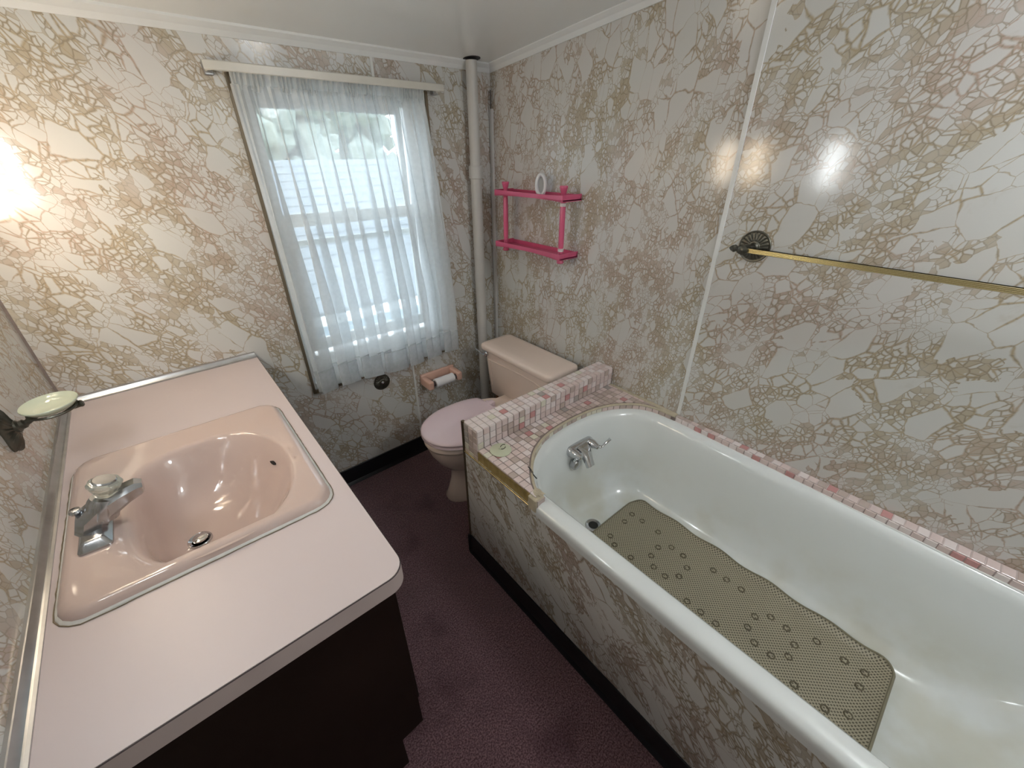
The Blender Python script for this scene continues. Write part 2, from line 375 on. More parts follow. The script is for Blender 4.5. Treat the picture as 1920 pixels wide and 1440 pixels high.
# rear wall and door (behind the viewpoint)
bm = NB()
for x0, x1, z0, z1 in ((-1.95, -1.35, 0, 2.1), (-.60, .15, 0, 2.1), (-1.35, -.60, 1.98, 2.1)): box(bm, x0, x1, YR - .10, YR, z0, z1)
struct(obj('wall_rear', bm, 'mb_left', smooth=0))
bm = box(NB(), -1.34, -.61, YR - .07, YR - .03, .01, 1.975, .003); door = struct(obj('door_1', bm, 'hallwhite'))
for z0, z1 in ((.2, .9), (1.05, 1.8)): obj('panel', box(NB(), -1.24, -.71, YR - .03, YR - .022, z0, z1, .004), 'hallwhite', door)
obj('door_knob', lathe(NB(), [(.028, 0), (.028, .004), (.01, .006), (.01, .03), (.026, .035), (.03, .05), (.02, .062), (0, .064)], (-1.27, YR - .03, .98), (0, 1, 0)), 'brass', door)
# ceiling cove trims
def cove(name, p0, p1, inn, zf):
    prof = [(0, -.029), (.004, -.029), (.008, -.022), (.012, -.015), (.022, -.007), (.026, -.003), (.026, .006), (0, .006)]
    bm = NB(); rings = []
    for p in (p0, p1):
        rings.append([Vector((p[0] + inn[0] * o, p[1] + inn[1] * o, zf(p[1]) + h)) for o, h in prof])
    loft(bm, rings); return struct(obj(name, bm, 'white', smooth=20))
cove('trim_1', (-1.75, by(-1.75)), (.0, 0), (0, -1), lambda y: 1.820)
cove('trim_2', (0, 0), (0, YR), (-1, 0), cz)
cove('trim_3', (lx(0), 0), (lx(YR), YR), (1, 0), cz)
# black vinyl base
def cbase(name, p0, p1, inn, h=.099):
    prof = [(0, 0), (.016, 0), (.013, .006), (.006, .016), (.005, h - .002), (.003, h), (0, h)]
    bm = NB(); loft(bm, [[Vector((p[0] + inn[0] * o, p[1] + inn[1] * o, z)) for o, z in prof] for p in (p0, p1)]); return obj(name, bm, 'black', smooth=30)
struct(cbase('baseboard_back', (-1.215, by(-1.215)), (-.002, 0), (0, -1)))
struct(cbase('baseboard_left', (lx(-1.26), -1.26), (lx(YR), YR), (1, 0)))

# ---------------------------------------------------------------- window (structure)
win = bpy.data.objects.new('window_1', None); link(win); win.location = (-.6825, .05, WZ0); struct(win)
bm = NB()
for x0, x1, z0, z1 in ((WX0 - .006, WX0 + .004, WZ0 - .006, WZ1 + .004), (WX1 - .004, WX1 + .006, WZ0 - .006, WZ1 + .004), (WX0, WX1, WZ0 - .008, WZ0 + .004), (WX0, WX1, WZ1 - .004, WZ1 + .005)):
    bwbox(bm, x0, x1, z0, z1, -.006, .007)
obj('edge_moulding', bm, M['mold'] if 'mold' in M else 'brown' if 0 else plain('bronze_edge_moulding', (.20, .16, .11), .35, metal=.6), win, smooth=0)
def fr(bm, x0, x1, z0, z1, wx, wt, wb_, y0, y1):
    for a0, a1, c0, c1 in ((x0, x0 + wx, z0, z1), (x1 - wx, x1, z0, z1), (x0 + wx, x1 - wx, z1 - wt, z1), (x0 + wx, x1 - wx, z0, z0 + wb_)): box(bm, a0, a1, y0, y1, c0, c1, .003, 1)
    return bm
bm = NB(); fr(bm, WX0 + .002, WX1 - .002, WZ0 + .002, WZ1 - .002, .012, .012, .03, -.002, .13); obj('jamb', bm, 'white', win)
obj('window_frame', fr(NB(), -1.017, -.348, .60, 1.687, .045, .035, .10, .055, .13), 'white', win)
up = obj('sash', fr(NB(), -.972, -.405, 1.235, 1.652, .022, .026, .045, .092, .115), 'white', win)
obj('pane', box(NB(), -.955, -.42, .102, .105, 1.27, 1.64), 'glass', up, smooth=0)
lo = obj('sash', fr(NB(), -.972, -.405, .72, 1.282, .026, .046, .050, .062, .088), 'white', win)
obj('pane', box(NB(), -.95, -.43, .073, .076, .765, 1.24), 'glass', lo, smooth=0)
obj('storm_rail', box(NB(), -.972, -.405, .118, .128, 1.155, 1.178, .002, 1), 'white', win)
obj('window_stool', box(NB(), WX0 + .014, WX1 - .014, .0, .055, WZ0 + .005, WZ0 + .030, .003, 1), 'white', win)
obj('sash_lock', box(NB(), -.71, -.66, .060, .075, 1.282, 1.292, .002, 1), 'white', lo)

# ---------------------------------------------------------------- outside
t = thing('shed', 'grey shingled shed roof outside, seen through the sheer curtain', 'shed', (-.2, 2.6, -.2))
obj('wall', box(NB(), -2.2, 2.2, 1.6, 3.6, -.2, .50), 'siding', t, smooth=0)
rf = obj('roof', extr(NB(), [(-2.5, 1.35, .46), (-2.5, 3.9, 1.42), (-2.5, 3.9, 1.36), (-2.5, 1.35, .40)], (5.0, 0, 0)), 'slate', t, smooth=0)
for i in range(15):
    y0 = 1.34 + i * .17; z0 = .462 + (y0 - 1.35) * .3765
    obj('shingle_course', extr(NB(), [(-2.5, y0, z0 + .014), (-2.5, y0 + .175, z0 + .070), (-2.5, y0 + .175, z0 + .060), (-2.5, y0, z0)], (5.0, 0, 0)), 'slate', rf, smooth=0)
obj('gutter', box(NB(), -2.5, 2.5, 1.27, 1.35, .38, .44, .01), 'white', t)
for i, (x, y, h) in enumerate(((.7, 8.2, 6.0), (4.6, 14.2, 9.5), (6.6, 8.4, 6.2))):
    lab = ['leafy tree outside left of the window view', 'tallest leafy tree outside, standing farthest back', 'leafy tree outside right of the window view'][i]
    t = thing('tree', lab, 'tree', (x, y, -.5), 'trees outside the window')
    obj('trunk', tube(NB(), [(x, y, -.5), (x + .05, y, h * .4), (x, y, h * .7)], [.16, .12, .06], 8), 'bark', t)
    bm = NB()
    for k in range(230):
        a = random.uniform(0, 2 * PI); q = random.random(); zz = .3 + q * h * .85; r = random.uniform(.3, 1.) * (2.1 - 1.2 * q)
        s = bmesh.ops.create_icosphere(bm, subdivisions=1, radius=random.uniform(.22, .5))
        for v in s['verts']: v.co = v.co * (1 + random.uniform(-.3, .3)) + Vector((x + r * math.cos(a), y + r * math.sin(a), zz))
    obj('foliage', bm, 'leaf', t, smooth=0)
g = obj('ground', box(NB(), -15, 15, .4, 25, -.6, -.5), plain('pale_yard_grass', (.25, .30, .18), .9, var=.3, nscale=3), smooth=0); struct(g)

# ---------------------------------------------------------------- pipe
t = thing('soil_pipe', 'grey painted vertical pipe in the corner beside the toilet', 'pipe', (-.130, -.045, 0))
obj('pipe_run', lathe(NB(), [(.0255, 0), (.0255, 1.40)], (-.130, -.045, 0)), 'pipe', t)
obj('pipe_run', lathe(NB(), [(.0235, 1.40), (.0235, 1.818)], (-.130, -.045, 0)), 'pipe', t)
obj('coupling', lathe(NB(), [(.0255, 1.383), (.0315, 1.385), (.0315, 1.432), (.0285, 1.437), (.0235, 1.437)], (-.130, -.045, 0)), 'pipe', t)
obj('ceiling_hole', lathe(NB(), [(.036, -.0008), (.036, .0008)], (-.128, -.047, 1.8240), (0, 0.0983, 1)), 'dark', t)

# ---------------------------------------------------------------- curtain + rod
t = thing('curtain_rod', 'flat cream curtain rod over the window', 'curtain rod', (-.69, -.06, 1.71))
pth = [(-1.078, by(-1.078) - .001, 1.712), (-1.086, -.045, 1.712), (-1.078, -.066, 1.712), (-1.06, -.073, 1.712), (-.69, -.072, 1.712), (-.32, -.066, 1.712), (-.303, -.060, 1.712), (-.296, -.045, 1.712), (-.303, -.006, 1.712)]
def strip(bm, path, hh, th):
    rings = []
    P = [Vector(p) for p in path]
    for i, p in enumerate(P):
        d = (P[min(i + 1, len(P) - 1)] - P[max(i - 1, 0)]).normalized(); nrm = Vector((0, 0, 1)).cross(d).normalized() * th
        z = Vector((0, 0, 1))
        rings.append([p + z * hh * c + nrm * s for c, s in ((1, -.2), (.9, .9), (0, 1.3), (-.9, .9), (-1, -.2), (-.8, -1), (.8, -1))])
    loft(bm, rings); return bm
obj('rod', strip(NB(), smoothpath(pth, 5), .0125, .0035), 'rod', t)
obj('bracket', box(NB(), -1.090, -1.066, -.030, by(-1.08), 1.692, 1.728, .002, 1), 'alu', t)
obj('bracket', box(NB(), -.312, -.290, -.030, by(-.30), 1.692, 1.728, .002, 1), 'alu', t)

cu = thing('sheer_curtain', 'white sheer gathered curtain hanging over the window', 'curtain', (-.68, -.055, .57))
rs = random.Random(5)
NPL = 11
ph = [rs.uniform(-.8, .8) for _ in range(NPL + 2)]
def cshape(u, v):      # u across 0..1, v 0 (top) .. 1 (bottom)
    xl = -1.036 + .012 * v; xr = -.369 + .073 * min(1, v * 1.35) ** .8
    # slow fold
    k = u * NPL; i = int(min(NPL - 1e-6, k)); f = k - i
    phz = ph[i] * (1 - f) + ph[i + 1] * f
    th = 2 * PI * (u * NPL * .62) + phz * 1.2
    amp = (.004 + .019 * min(1, v * 1.6)) * (.75 + .5 * math.sin(u * 9.3 + 1))
    th2 = 2 * PI * u * 31 + 2 * math.sin(u * 17)
    a2 = .0045 * (1 - v) ** 3 + .0003
    y = -.052 - .012 * v - amp * math.sin(th) - a2 * math.sin(th2)
    du = (.030 * min(1, v * 1.5) + .004) * math.sin(2 * th + .7) + .0028 * (1 - v) ** 5 * math.sin(2 * th2)
    edge = min(1, u * 14, (1 - u) * 14)
    x = xl + (xr - xl) * u + du * edge
    z0 = 1.672 - .0 * u; z1 = .583 + .010 * math.sin(th + .9) + .008 * math.sin(9 * u)
    z = z0 + (z1 - z0) * v
    return Vector((x, min(y, -.012), z))
def cgrid(v0, v1, nu, nv, off=0., fn=cshape):
    bm = NB(); G = [[bm.verts.new(fn(i / nu, v0 + (v1 - v0) * j / nv) + Vector((0, off, 0))) for i in range(nu + 1)] for j in range(nv + 1)]
    for j in range(nv):
        for i in range(nu): bm.faces.new((G[j][i], G[j][i + 1], G[j + 1][i + 1], G[j + 1][i]))
    return bm
obj('drape', cgrid(0, 1, 420, 48), 'sheer', cu, smooth=180)
obj('hem', cgrid(.905, 1, 420, 4, -.0025), 'hem', cu, smooth=180)
obj('hem_stitching', tube(NB(), [cshape(i / 300, .905) + Vector((0, -.003, 0)) for i in range(301)], .0012, 5), 'seamthread', cu)
def headf(u, v):
    th = 2 * PI * u * 44 + 3 * math.sin(u * 21) + 1.5 * math.sin(u * 57)
    b = [.0085, .0035, .0075, .003][min(3, int(v * 3.99))]
    vv = v * 3; i = min(2, int(vv)); f = vv - i; B = [.013, .005, .0105, .004]; b = B[i] * (1 - f) + B[i + 1] * f
    return Vector((-1.030 + .661 * u + .004 * math.sin(th * 2 + v * 3), -.049 - b * math.sin(th + v * 1.2) * .9, 1.706 + .004 * math.sin(th * .37) - .048 * v))
obj('heading', cgrid(0, 1, 420, 12, 0, headf), 'heading', cu, smooth=180)

# ---------------------------------------------------------------- rosette helper
def rosette(bm, c, axis, R=.045, flutes=22, depth=.010):
    a, b, d = frame(axis); c = Vector(c); n = flutes * 4; rings = []
    prof = [(1.0, 0), (1.0, .25), (.97, .42), (.92, .42), (.90, .38)] + [(.86 - .055 * k, .42 + .04 * k) for k in range(9)] + [(.36, .85), (.34, .95), (.26, 1.0), (.0, 1.02)]
    for r, h in prof:
        ring = []
        for i in range(n):
            t = 2 * PI * i / n; fl = (.13 * abs(math.sin(flutes * t / 2)) if .36 < r < .90 else 0)
            ring.append(c + d * (h - fl) * depth + (a * math.cos(t) + b * math.sin(t)) * max(r * R, 1e-5))
        rings.append(ring)
    loft(bm, rings); return bm
t = thing('wall_rosette', 'empty round bronze fluted rosette on the wall under the window', 'rosette', (-.724, by(-.724), .508))
obj('rosette_plate', rosette(NB(), (-.724, by(-.724), .508), (0, -1, 0), .041), 'bronze', t)
obj('centre_screw', lathe(NB(), [(.008, .009), (.008, .013), (.004, .015), (0, .015)], (-.724, by(-.724), .508), (0, -1, 0), 16), 'chromedull', t)
# towel bar
t = thing('towel_bar', 'long brass towel bar with fluted bronze rosette on the right wall', 'towel bar', (0, -1.27, 1.24))
for y in (-1.269, -2.08):
    obj('rosette_plate', rosette(NB(), (0, y, 1.24), (-1, 0, 0), .045), 'bronze', t)
    obj('post', lathe(NB(), [(.014, .009), (.009, .014), (.007, .03), (.010, .045), (.013, .055), (.013, .083), (.008, .086), (0, .087)], (0, y, 1.24), (-1, 0, 0), 20), 'bronze', t)
    s = 1 if y > -1.5 else -1
    obj('finial', lathe(NB(), [(.012, 0), (.013, .006), (.009, .010), (.008, .014), (.011, .020), (.008, .028), (.003, .034), (0, .036)], (-.070, y + s * .008, 1.24), (0, s, 0), 20), 'bronze', t)
bm = NB()
for k in range(4): box(bm, -.0765, -.0635, -2.07, -1.272, 1.2335 + k * .0034, 1.2363 + k * .0034, .0007, 1)
box(bm, -.0755, -.0645, -2.07, -1.272, 1.234, 1.2465)
obj('bar', bm, 'brass', t, smooth=0)

# ---------------------------------------------------------------- toilet paper holder
t = thing('paper_holder', 'peach plastic toilet paper holder with a nearly used roll, right below the curtain', 'paper holder', (-.414, by(-.414), .43))
bm = NB(); box(bm, -.52, -.317, by(-.42, .018), by(-.42, 0), .425, .475, .006, 3); obj('back_bar', bm, 'peach', t)
for x0, x1 in ((-.521, -.490), (-.348, -.317)):
    obj('arm', box(NB(), x0, x1, by(-.42, .100), by(-.42, .0), .418, .466, .008, 3), 'peach', t)
obj('paper_roll', lathe(NB(), [(.0, -.055), (.024, -.055), (.024, .055), (0, .055)], (-.419, by(-.42, .078), .440), (1, 0, 0), 28), 'paper', t)
obj('spindle', lathe(NB(), [(.014, -.071), (.014, .071)], (-.419, by(-.42, .078), .440), (1, 0, 0), 18), 'darkline', t)

# ---------------------------------------------------------------- toilet
TX, TY = -.45, -.430
t = thing('toilet', 'peach toilet with a closed lilac pink lid behind the tiled ledge', 'toilet', (TX, TY, 0))
def tring(xf, xb, hw, z, n=48, pw=2.3, yc=TY):      # egg ring: front tip xf (towards -x), back xb
    out = []; xc = xf + (xb - xf) * .47
    for i in range(n):
        th = 2 * PI * i / n; c, s = math.cos(th), math.sin(th)
        if c < 0: x = xc + (xc - xf) * c; e = 2.
        else: x = xc + (xb - xc) * (c ** .72); e = 2.
        out.append(Vector((x, yc + hw * math.copysign(abs(s) ** (.95), s), z)))
    return out
bowl = NB()
loft(bowl, [tring(-.655, -.20, .098, .0), tring(-.658, -.20, .100, .012), tring(-.640, -.20, .088, .05), tring(-.622, -.20, .080, .11), tring(-.618, -.19, .084, .165), tring(-.645, -.19, .108, .20), tring(-.685, -.20, .135, .245), tring(-.712, -.21, .152, .30), tring(-.722, -.22, .158, .335), tring(-.724, -.22, .160, .350), tring(-.730, -.22, .164, .354), tring(-.730, -.22, .165, .374), tring(-.722, -.22, .160, .381), tring(-.700, -.24, .140, .381)])
obj('bowl', bowl, 'pinktank', t, smooth=50)
bm = NB(); loft(bm, [tring(-.732, -.33, .160, .382), tring(-.737, -.33, .165, .387), tring(-.735, -.33, .163, .395), tring(-.71, -.33, .145, .396)]); obj('seat', bm, 'lidpink', t, smooth=60)
def cutring(xf, xb, hw, z, cut=-.362):
    return [Vector((min(p.x, cut), p.y, p.z)) for p in tring(xf, xb, hw, z)]
bm = NB(); loft(bm, [cutring(-.734, -.30, .160, .397), cutring(-.738, -.30, .164, .401), cutring(-.737, -.30, .163, .408), cutring(-.728, -.30, .157, .413), cutring(-.712, -.31, .146, .4145), cutring(-.700, -.32, .137, .4165), cutring(-.66, -.34, .11, .418)])
obj('lid', bm, 'lidpink', t, smooth=60)
for s in (-1, 1):
    hb = NB(); box(hb, -.365, -.318, TY + s * .055 - .016, TY + s * .055 + .016, .384, .412, .005, 2); lathe(hb, [(.010, -.022), (.010, .022)], (-.345, TY + s * .055, .402), (0, 1, 0), 14)
    obj('hinge', hb, 'lidpink', t)
obj('bowl_deck', box(NB(), -.34, -.15, TY - .115, TY + .115, .30, .380, .018, 3), 'pinktank', t)
def tankring(xf, xb, y0, y1, z, r=.03, n=7):
    return rrect((xf + xb) / 2, (y0 + y1) / 2, (xb - xf) / 2, (y1 - y0) / 2, r, n, z)
T0, T1 = -.668, -.172
bm = NB(); loft(bm, [tankring(-.195, -.060, T0 + .035, T1 - .035, .332, .02), tankring(-.206, -.052, T0 + .022, T1 - .022, .345, .03), tankring(-.214, -.048, T0 + .012, T1 - .012, .46), tankring(-.222, -.046, T0 + .004, T1 - .004, .603)])
tank = obj('tank', bm, 'pinktank', t, smooth=50)
# raised outline panel on the tank front
def tfx(z): return -.206 - .016 * (z - .345) / .258 - .0008
pp = [(T0 + .055, .40), (T0 + .055, .545), (T1 - .075, .548), (T1 - .055, .53), (T1 - .055, .40)]
obj('embossed_line', tube(NB(), smoothpath([(tfx(z), y, z) for y, z in pp], 5), .0038, 8), 'pinktank', tank)
LY0, LY1 = -.678, -.164
bm = NB(); loft(bm, [tankring(-.232, -.042, LY0 + .008, LY1 - .008, .600), tankring(-.240, -.040, LY0 + .001, LY1 - .001, .603), tankring(-.242, -.038, LY0, LY1, .607), tankring(-.242, -.038, LY0, LY1, .622, .028), tankring(-.238, -.041, LY0 + .004, LY1 - .004, .630, .025), tankring(-.228, -.050, LY0 + .014, LY1 - .014, .634, .02), tankring(-.20, -.07, LY0 + .04, LY1 - .04, .6355, .01)])
obj('tank_lid', bm, 'pinktank', t, smooth=60)
bm = NB(); lathe(bm, [(.013, 0), (.013, .008), (.009, .012), (.009, .018)], (-.222, -.205, .578), (-1, 0, 0), 16)
tube(bm, smoothpath([(-.236, -.208, .577), (-.241, -.190, .580), (-.246, -.165, .588), (-.250, -.145, .596)]), [.007] * 6 + [.0065] * 6 + [.005] * 7, 10, .7)
obj('flush_lever', bm, 'chrome', t)
bm = tube(NB(), smoothpath([(-.165, -.215, .333), (-.170, -.20, .25), (-.19, -.12, .17), (-.20, -.01, .16)]), .008, 8); obj('supply_pipe', bm, 'brown', t)

# ---------------------------------------------------------------- tiled parapet and deck
PT = .0266; PX = .0272; TS = .0244
ZD = .586; ZT = .666; PY0, PY1 = -.831, -.750; AX = -.739
TILEMESH = {}
def tile_mesh(kind, mat):
    key = (kind, mat)
    if key not in TILEMESH:
        bm = NB(); h = TS / 2; th = .0022; b = .0012
        if kind == 'z': f = lambda u, v, w_: (u, v, w_)
        elif kind == 'y': f = lambda u, v, w_: (u, -w_, v)
        elif kind == 'x': f = lambda u, v, w_: (-w_, u, v)
        r0 = [f(u, v, -.004) for u, v in ((-h, -h), (h, -h), (h, h), (-h, h))]; r1 = [f(u, v, th - b) for u, v in ((-h, -h), (h, -h), (h, h), (-h, h))]
        k = h - b; r2 = [f(u, v, th) for u, v in ((-k, -k), (k, -k), (k, k), (-k, k))]
        loft(bm, [r0, r1, r2], cap0=False); bmesh.ops.recalc_face_normals(bm, faces=bm.faces)
        me = bpy.data.meshes.new('tile'); bm.to_mesh(me); bm.free(); me.materials.append(M[mat]); TILEMESH[key] = me
    return TILEMESH[key]
def tile(parent, kind, mat, p, rz=0, sc=None, tilt=.02):
    o = bpy.data.objects.new('tile', tile_mesh(kind, mat)); link(o); o.parent = parent
    o.location = Vector(p) - wloc(parent)
    o.rotation_euler = (random.uniform(-tilt, tilt), random.uniform(-tilt, tilt), rz + random.uniform(-tilt, tilt) * .6)
    if sc: o.scale = sc
    return o
def pick(p, acc, pool):
    for col, pts in acc.items():
        for q in pts:
            if abs(p[0] - q[0]) < PT * .5 and abs(p[1] - q[1]) < PT * .5: return 't_' + col
    return 't_' + random.choice(pool)
par = thing('tiled_parapet', 'low pink mosaic tiled ledge wall between toilet and bathtub', 'tiled ledge', (-.37, -.79, 0))
bm = NB(); box(bm, AX + .006, -.001, PY0 + .003, PY1, .0, ZT - .002); obj('core', bm, 'grout', par, smooth=0)
obj('back_panel', box(NB(), AX + .004, -.001, PY1, PY1 + .005, .0, ZT - .004), 'mb_apron', par, smooth=0)
acc = dict(rose=[(-.6, -.797), (-.397, -.815), (-.294, -.791)], cream=[(-.377, -.765), (-.152, -.763), (-.652, -.779), (-.431, -.764)], grey=[(-.405, -.79)], pale=[(-.554, -.794), (-.239, -.787)])
for i in range(27):
    for j in range(3):
        p = (AX + .0155 + i * PX, PY1 - .0135 - j * PT)
        tile(par, 'z', pick(p, acc, ['pale', 'pale', 'pale', 'pink'] if i < 15 else ['pink', 'pale', 'pink']), (p[0], p[1], ZT - .001))
accf = dict(rose=[(-.473, .626), (-.301, .627), (-.52, .600), (-.177, .634)], cream=[(-.522, .627), (-.425, .652), (-.717, .600)], grey=[(-.23, .60)])
for i in range(27):
    for j in range(3):
        p = (AX + .0155 + i * PX, ZD + .013 + j * PT)
        tile(par, 'y', pick(p, accf, ['pink', 'pink', 'pink', 'dirty', 'pale']), (p[0], PY0 + .001, p[1]))
for i in range(3):
    for j in range(5):
        tile(par, 'x', 't_' + random.choice(['pink', 'dirty', 'grey', 'cream']), (AX + .003, PY1 - .0135 - i * PT, ZT - .018 - j * PT))
obj('corner_moulding', box(NB(), AX - .002, AX + .008, PY1 - .002, PY1 + .009, .0, ZT + .002), plain('dark_brass_angle', (.16, .12, .07), .4, metal=.7), par, smooth=0)

ARC = [(-.715, -1.106), (-.695, -1.068), (-.655, -1.018), (-.601, -.968), (-.540, -.935), (-.470, -.915), (-.378, -.907), (-.30, -.909), (-.228, -.918), (-.165, -.936), (-.110, -.965), (-.065, -1.003), (-.038, -1.045), (-.025, -1.095), (-.021, -1.16)]
ARC = [(p.x, p.y) for p in smoothpath([(x, y, 0) for x, y in ARC], 6)]
def nearest_arc(p):
    best = min(range(len(ARC)), key=lambda i: (ARC[i][0] - p[0]) ** 2 + (ARC[i][1] - p[1]) ** 2)
    i = max(1, min(len(ARC) - 2, best)); tx, ty = ARC[i + 1][0] - ARC[i - 1][0], ARC[i + 1][1] - ARC[i - 1][1]
    l = math.hypot(tx, ty); return ARC[best], (-ty / l, tx / l)      # outward normal (away from the tub)
def clip(poly, q, n, off):
    out = []
    d = [(p[0] - q[0]) * n[0] + (p[1] - q[1]) * n[1] - off for p in poly]
    for i in range(len(poly)):
        a, b = poly[i], poly[(i + 1) % len(poly)]; da, db = d[i], d[(i + 1) % len(poly)]
        if da >= 0: out.append(a)
        if (da >= 0) != (db >= 0):
            s = da / (da - db); out.append((a[0] + (b[0] - a[0]) * s, a[1] + (b[1] - a[1]) * s))
    return out
dk = thing('tub_deck', 'pink mosaic tiled deck curving around the head of the bathtub', 'tiled deck', (-.37, -.9, 0))
# substrate: region between parapet and the arc
bm = NB()
top = [Vector((AX + .008, y, ZD - .001)) for y in (-1.11,)]
outer = [(AX + .006, -1.108)] + [(AX + .006, PY0)] + [(-.001, PY0)] + [(-.001, -1.16)]
inner = ARC
def strip_fill(bm, A, z0, z1):
    # A: arc pts ; match each with a point on the straight outer boundary
    B = []
    for x, y in A:
        B.append((max(AX + .006, min(-.001, x + (x + .37) * .25)), PY0) if -.66 < x < -.08 else ((AX + .006, y) if x < -.4 else (-.001, y)))
    B[0] = (AX + .006, A[0][1])
    for zz, flip in ((z1, 0),):
        va = [bm.verts.new((x, y, zz)) for x, y in A]; vb = [bm.verts.new((x, y, zz)) for x, y in B]
        for i in range(len(A) - 1):
            bm.faces.new((va[i], va[i + 1], vb[i + 1], vb[i]))
            if B[i][0] != B[i + 1][0] and B[i][1] != B[i + 1][1]:
                c = bm.verts.new((AX + .006 if x < -.4 or B[i][0] < -.4 else -.001, PY0, zz)); bm.faces.new((vb[i], vb[i + 1], c))
    vc = [bm.verts.new((x, y, z0)) for x, y in A]
    for i in range(len(A) - 1): bm.faces.new((va[i], vc[i], vc[i + 1], va[i + 1]))
strip_fill(bm, ARC, ZD - .030, ZD - .001)
bm2 = bm
obj('substrate', bm2, 'grout', dk, smooth=0)
accd = dict(rose=[(-.525, -.876), (-.700, -.903), (-.215, -.873), (-.067, -.94), (-.455, -.905)], grey=[(-.32, -.845), (-.037, -.842)], cream=[(-.721, -.876), (-.53, -.905), (-.45, -.876)])
for i in range(28):
    for j in range(13):
        cx, cy = AX + .0155 + i * PX, PY0 - .013 - j * PT
        if cx > -.008 or cy < -1.17: continue
        q, n = nearest_arc((cx, cy)); dist = (cx - q[0]) * n[0] + (cy - q[1]) * n[1]
        if dist < -.006: continue
        if cx > -.1 and cy < -1.08: continue
        mat = pick((cx, cy), accd, ['pink', 'pink', 'dirty', 'pale', 'pink'] if cx < -.35 else ['dirty', 'pink', 'dirty', 'pink'])
        if dist > .028: tile(dk, 'z', mat, (cx, cy, ZD - .001))
        else:
            h = TS / 2; pl = clip([(cx - h, cy - h), (cx + h, cy - h), (cx + h, cy + h), (cx - h, cy + h)], q, n, .009)
            if len(pl) < 3: continue
            ar = abs(sum(pl[k][0] * pl[(k + 1) % len(pl)][1] - pl[(k + 1) % len(pl)][0] * pl[k][1] for k in range(len(pl)))) / 2
            if ar < .00006: continue
            obj('tile', quadbox(NB(), pl, ZD - .003, ZD + .0010), mat, dk, smooth=0)
# bullnose grout lip along the arc and vertical curb tiles
obj('curb_lip', tube(NB(), [(x, y, ZD - .0025) for x, y in ARC], .0050, 8), 'groutbeige', dk)
obj('wall_caulk', box(NB(), -.020, -.0005, -1.16, PY0 - .001, ZD - .006, ZD + .0022, .002, 1), 'groutbeige', dk)
obj('curb_caulk', tube(NB(), [(x * 1.0, y - .001, ZD - .0265) for x, y in ARC], .0035, 8), 'groutbeige', dk)
L = [0]
for a_, b_ in zip(ARC, ARC[1:]): L.append(L[-1] + math.dist(a_, b_))
def arc_at(s):
    for i in range(len(L) - 1):
        if L[i + 1] >= s:
            f = (s - L[i]) / (L[i + 1] - L[i]); a_, b_ = ARC[i], ARC[i + 1]
            return (a_[0] + (b_[0] - a_[0]) * f, a_[1] + (b_[1] - a_[1]) * f), math.atan2(b_[1] - a_[1], b_[0] - a_[0])
    return ARC[-1], -PI / 2
s = .013
while s < L[-1] - .01:
    (x, y), an = arc_at(s); nx, ny = math.sin(an), -math.cos(an)
    front = s < .62
    tile(dk, 'y', 't_' + random.choice(['dirty', 'cream', 'dirty'] if front else ['pink', 'dirty', 'pink']), (x, y, ZD - .0150), rz=an, sc=(1, 1, .80)); s += PT
# narrow ledge strip along the right wall
lg = thing('tile_ledge', 'two rows of pink mosaic tile where the tub meets the right wall', 'tile trim', (-.01, -1.7, .56))
def rx(y): return -.020 - .022 * max(0, (-y - 1.16)) 
bm = NB(); quadbox(bm, [(-.001, -1.16), (rx(-1.16) + .001, -1.16), (rx(-2.5) + .001, -2.5), (-.001, -2.5)], .560, ZD - .002); obj('substrate', bm, 'groutpale', lg, smooth=0)
y = -1.175; roseF = [-1.248, -1.30, -1.480, -1.583, -1.962, -2.012]; roseT = [-1.418, -1.674, -1.82]
while y > -2.47:
    sx = (abs(rx(y)) - .003) / TS
    mt = 't_rose' if any(abs(y - q) < PT / 2 for q in roseT) else 't_' + random.choice(['pink', 'dirty', 'pale', 'pink'])
    tile(lg, 'z', mt, (rx(y) / 2 - .0005, y - .006, ZD - .003), sc=(sx, 1, 1), tilt=.012)
    mt = 't_rose' if any(abs(y - q) < PT / 2 for q in roseF) else 't_' + random.choice(['pink', 'pink', 'pale'])
    tile(lg, 'x', mt, (rx(y) + .0005, y, ZD - .0150), sc=(1, 1, .84), rz=.022, tilt=.012)
    y -= PT
obj('caulk_line', tube(NB(), [(rx(y_) - .002, y_, .5615) for y_ in (-1.16, -1.6, -2.0, -2.47)], .003, 6), 'white', lg)

# apron: marble board, black base, exposed board edge, end block
ap = thing('tub_apron', 'marble patterned board apron with black base along the front of the bathtub', 'tub apron', (AX, -1.6, 0))
YA0, YA1 = -2.52, PY1
bm = NB(); box(bm, AX, AX + .005, YA0, YA1, .09, .540); obj('apron_board', bm, 'mb_apron', ap, smooth=0)
bm = NB(); loft(bm, [[Vector((AX - o, y, z)) for o, z in [(0, 0), (.014, 0), (.011, .006), (.005, .016), (.004, .096), (.002, .098), (0, .098)]] for y in (PY1 + .002, YA0)]); obj('black_base', bm, 'black', ap, smooth=30)
bm = box(NB(), AX - .012, AX + .012, PY1 + .002, PY1 + .010, 0, .098, .002, 1); obj('base_return', bm, 'black', ap)
obj('metal_lip', box(NB(), AX - .004, AX + .001, -1.10, PY1, .536, .541, .001, 1), 'brass', ap)
bm = NB(); ys = [PY0 - .0 - i * .0115 for i in range(25)]
loft(bm, [[Vector((AX + .001 + random.uniform(0, .002), y, .541)), Vector((AX + .001 + random.uniform(0, .003), y, .577 + random.uniform(-.004, .004))), Vector((AX + .02, y, .580)), Vector((AX + .02, y, .541))] for y in ys]); obj('bare_board_edge', bm, 'gold', ap, smooth=0)
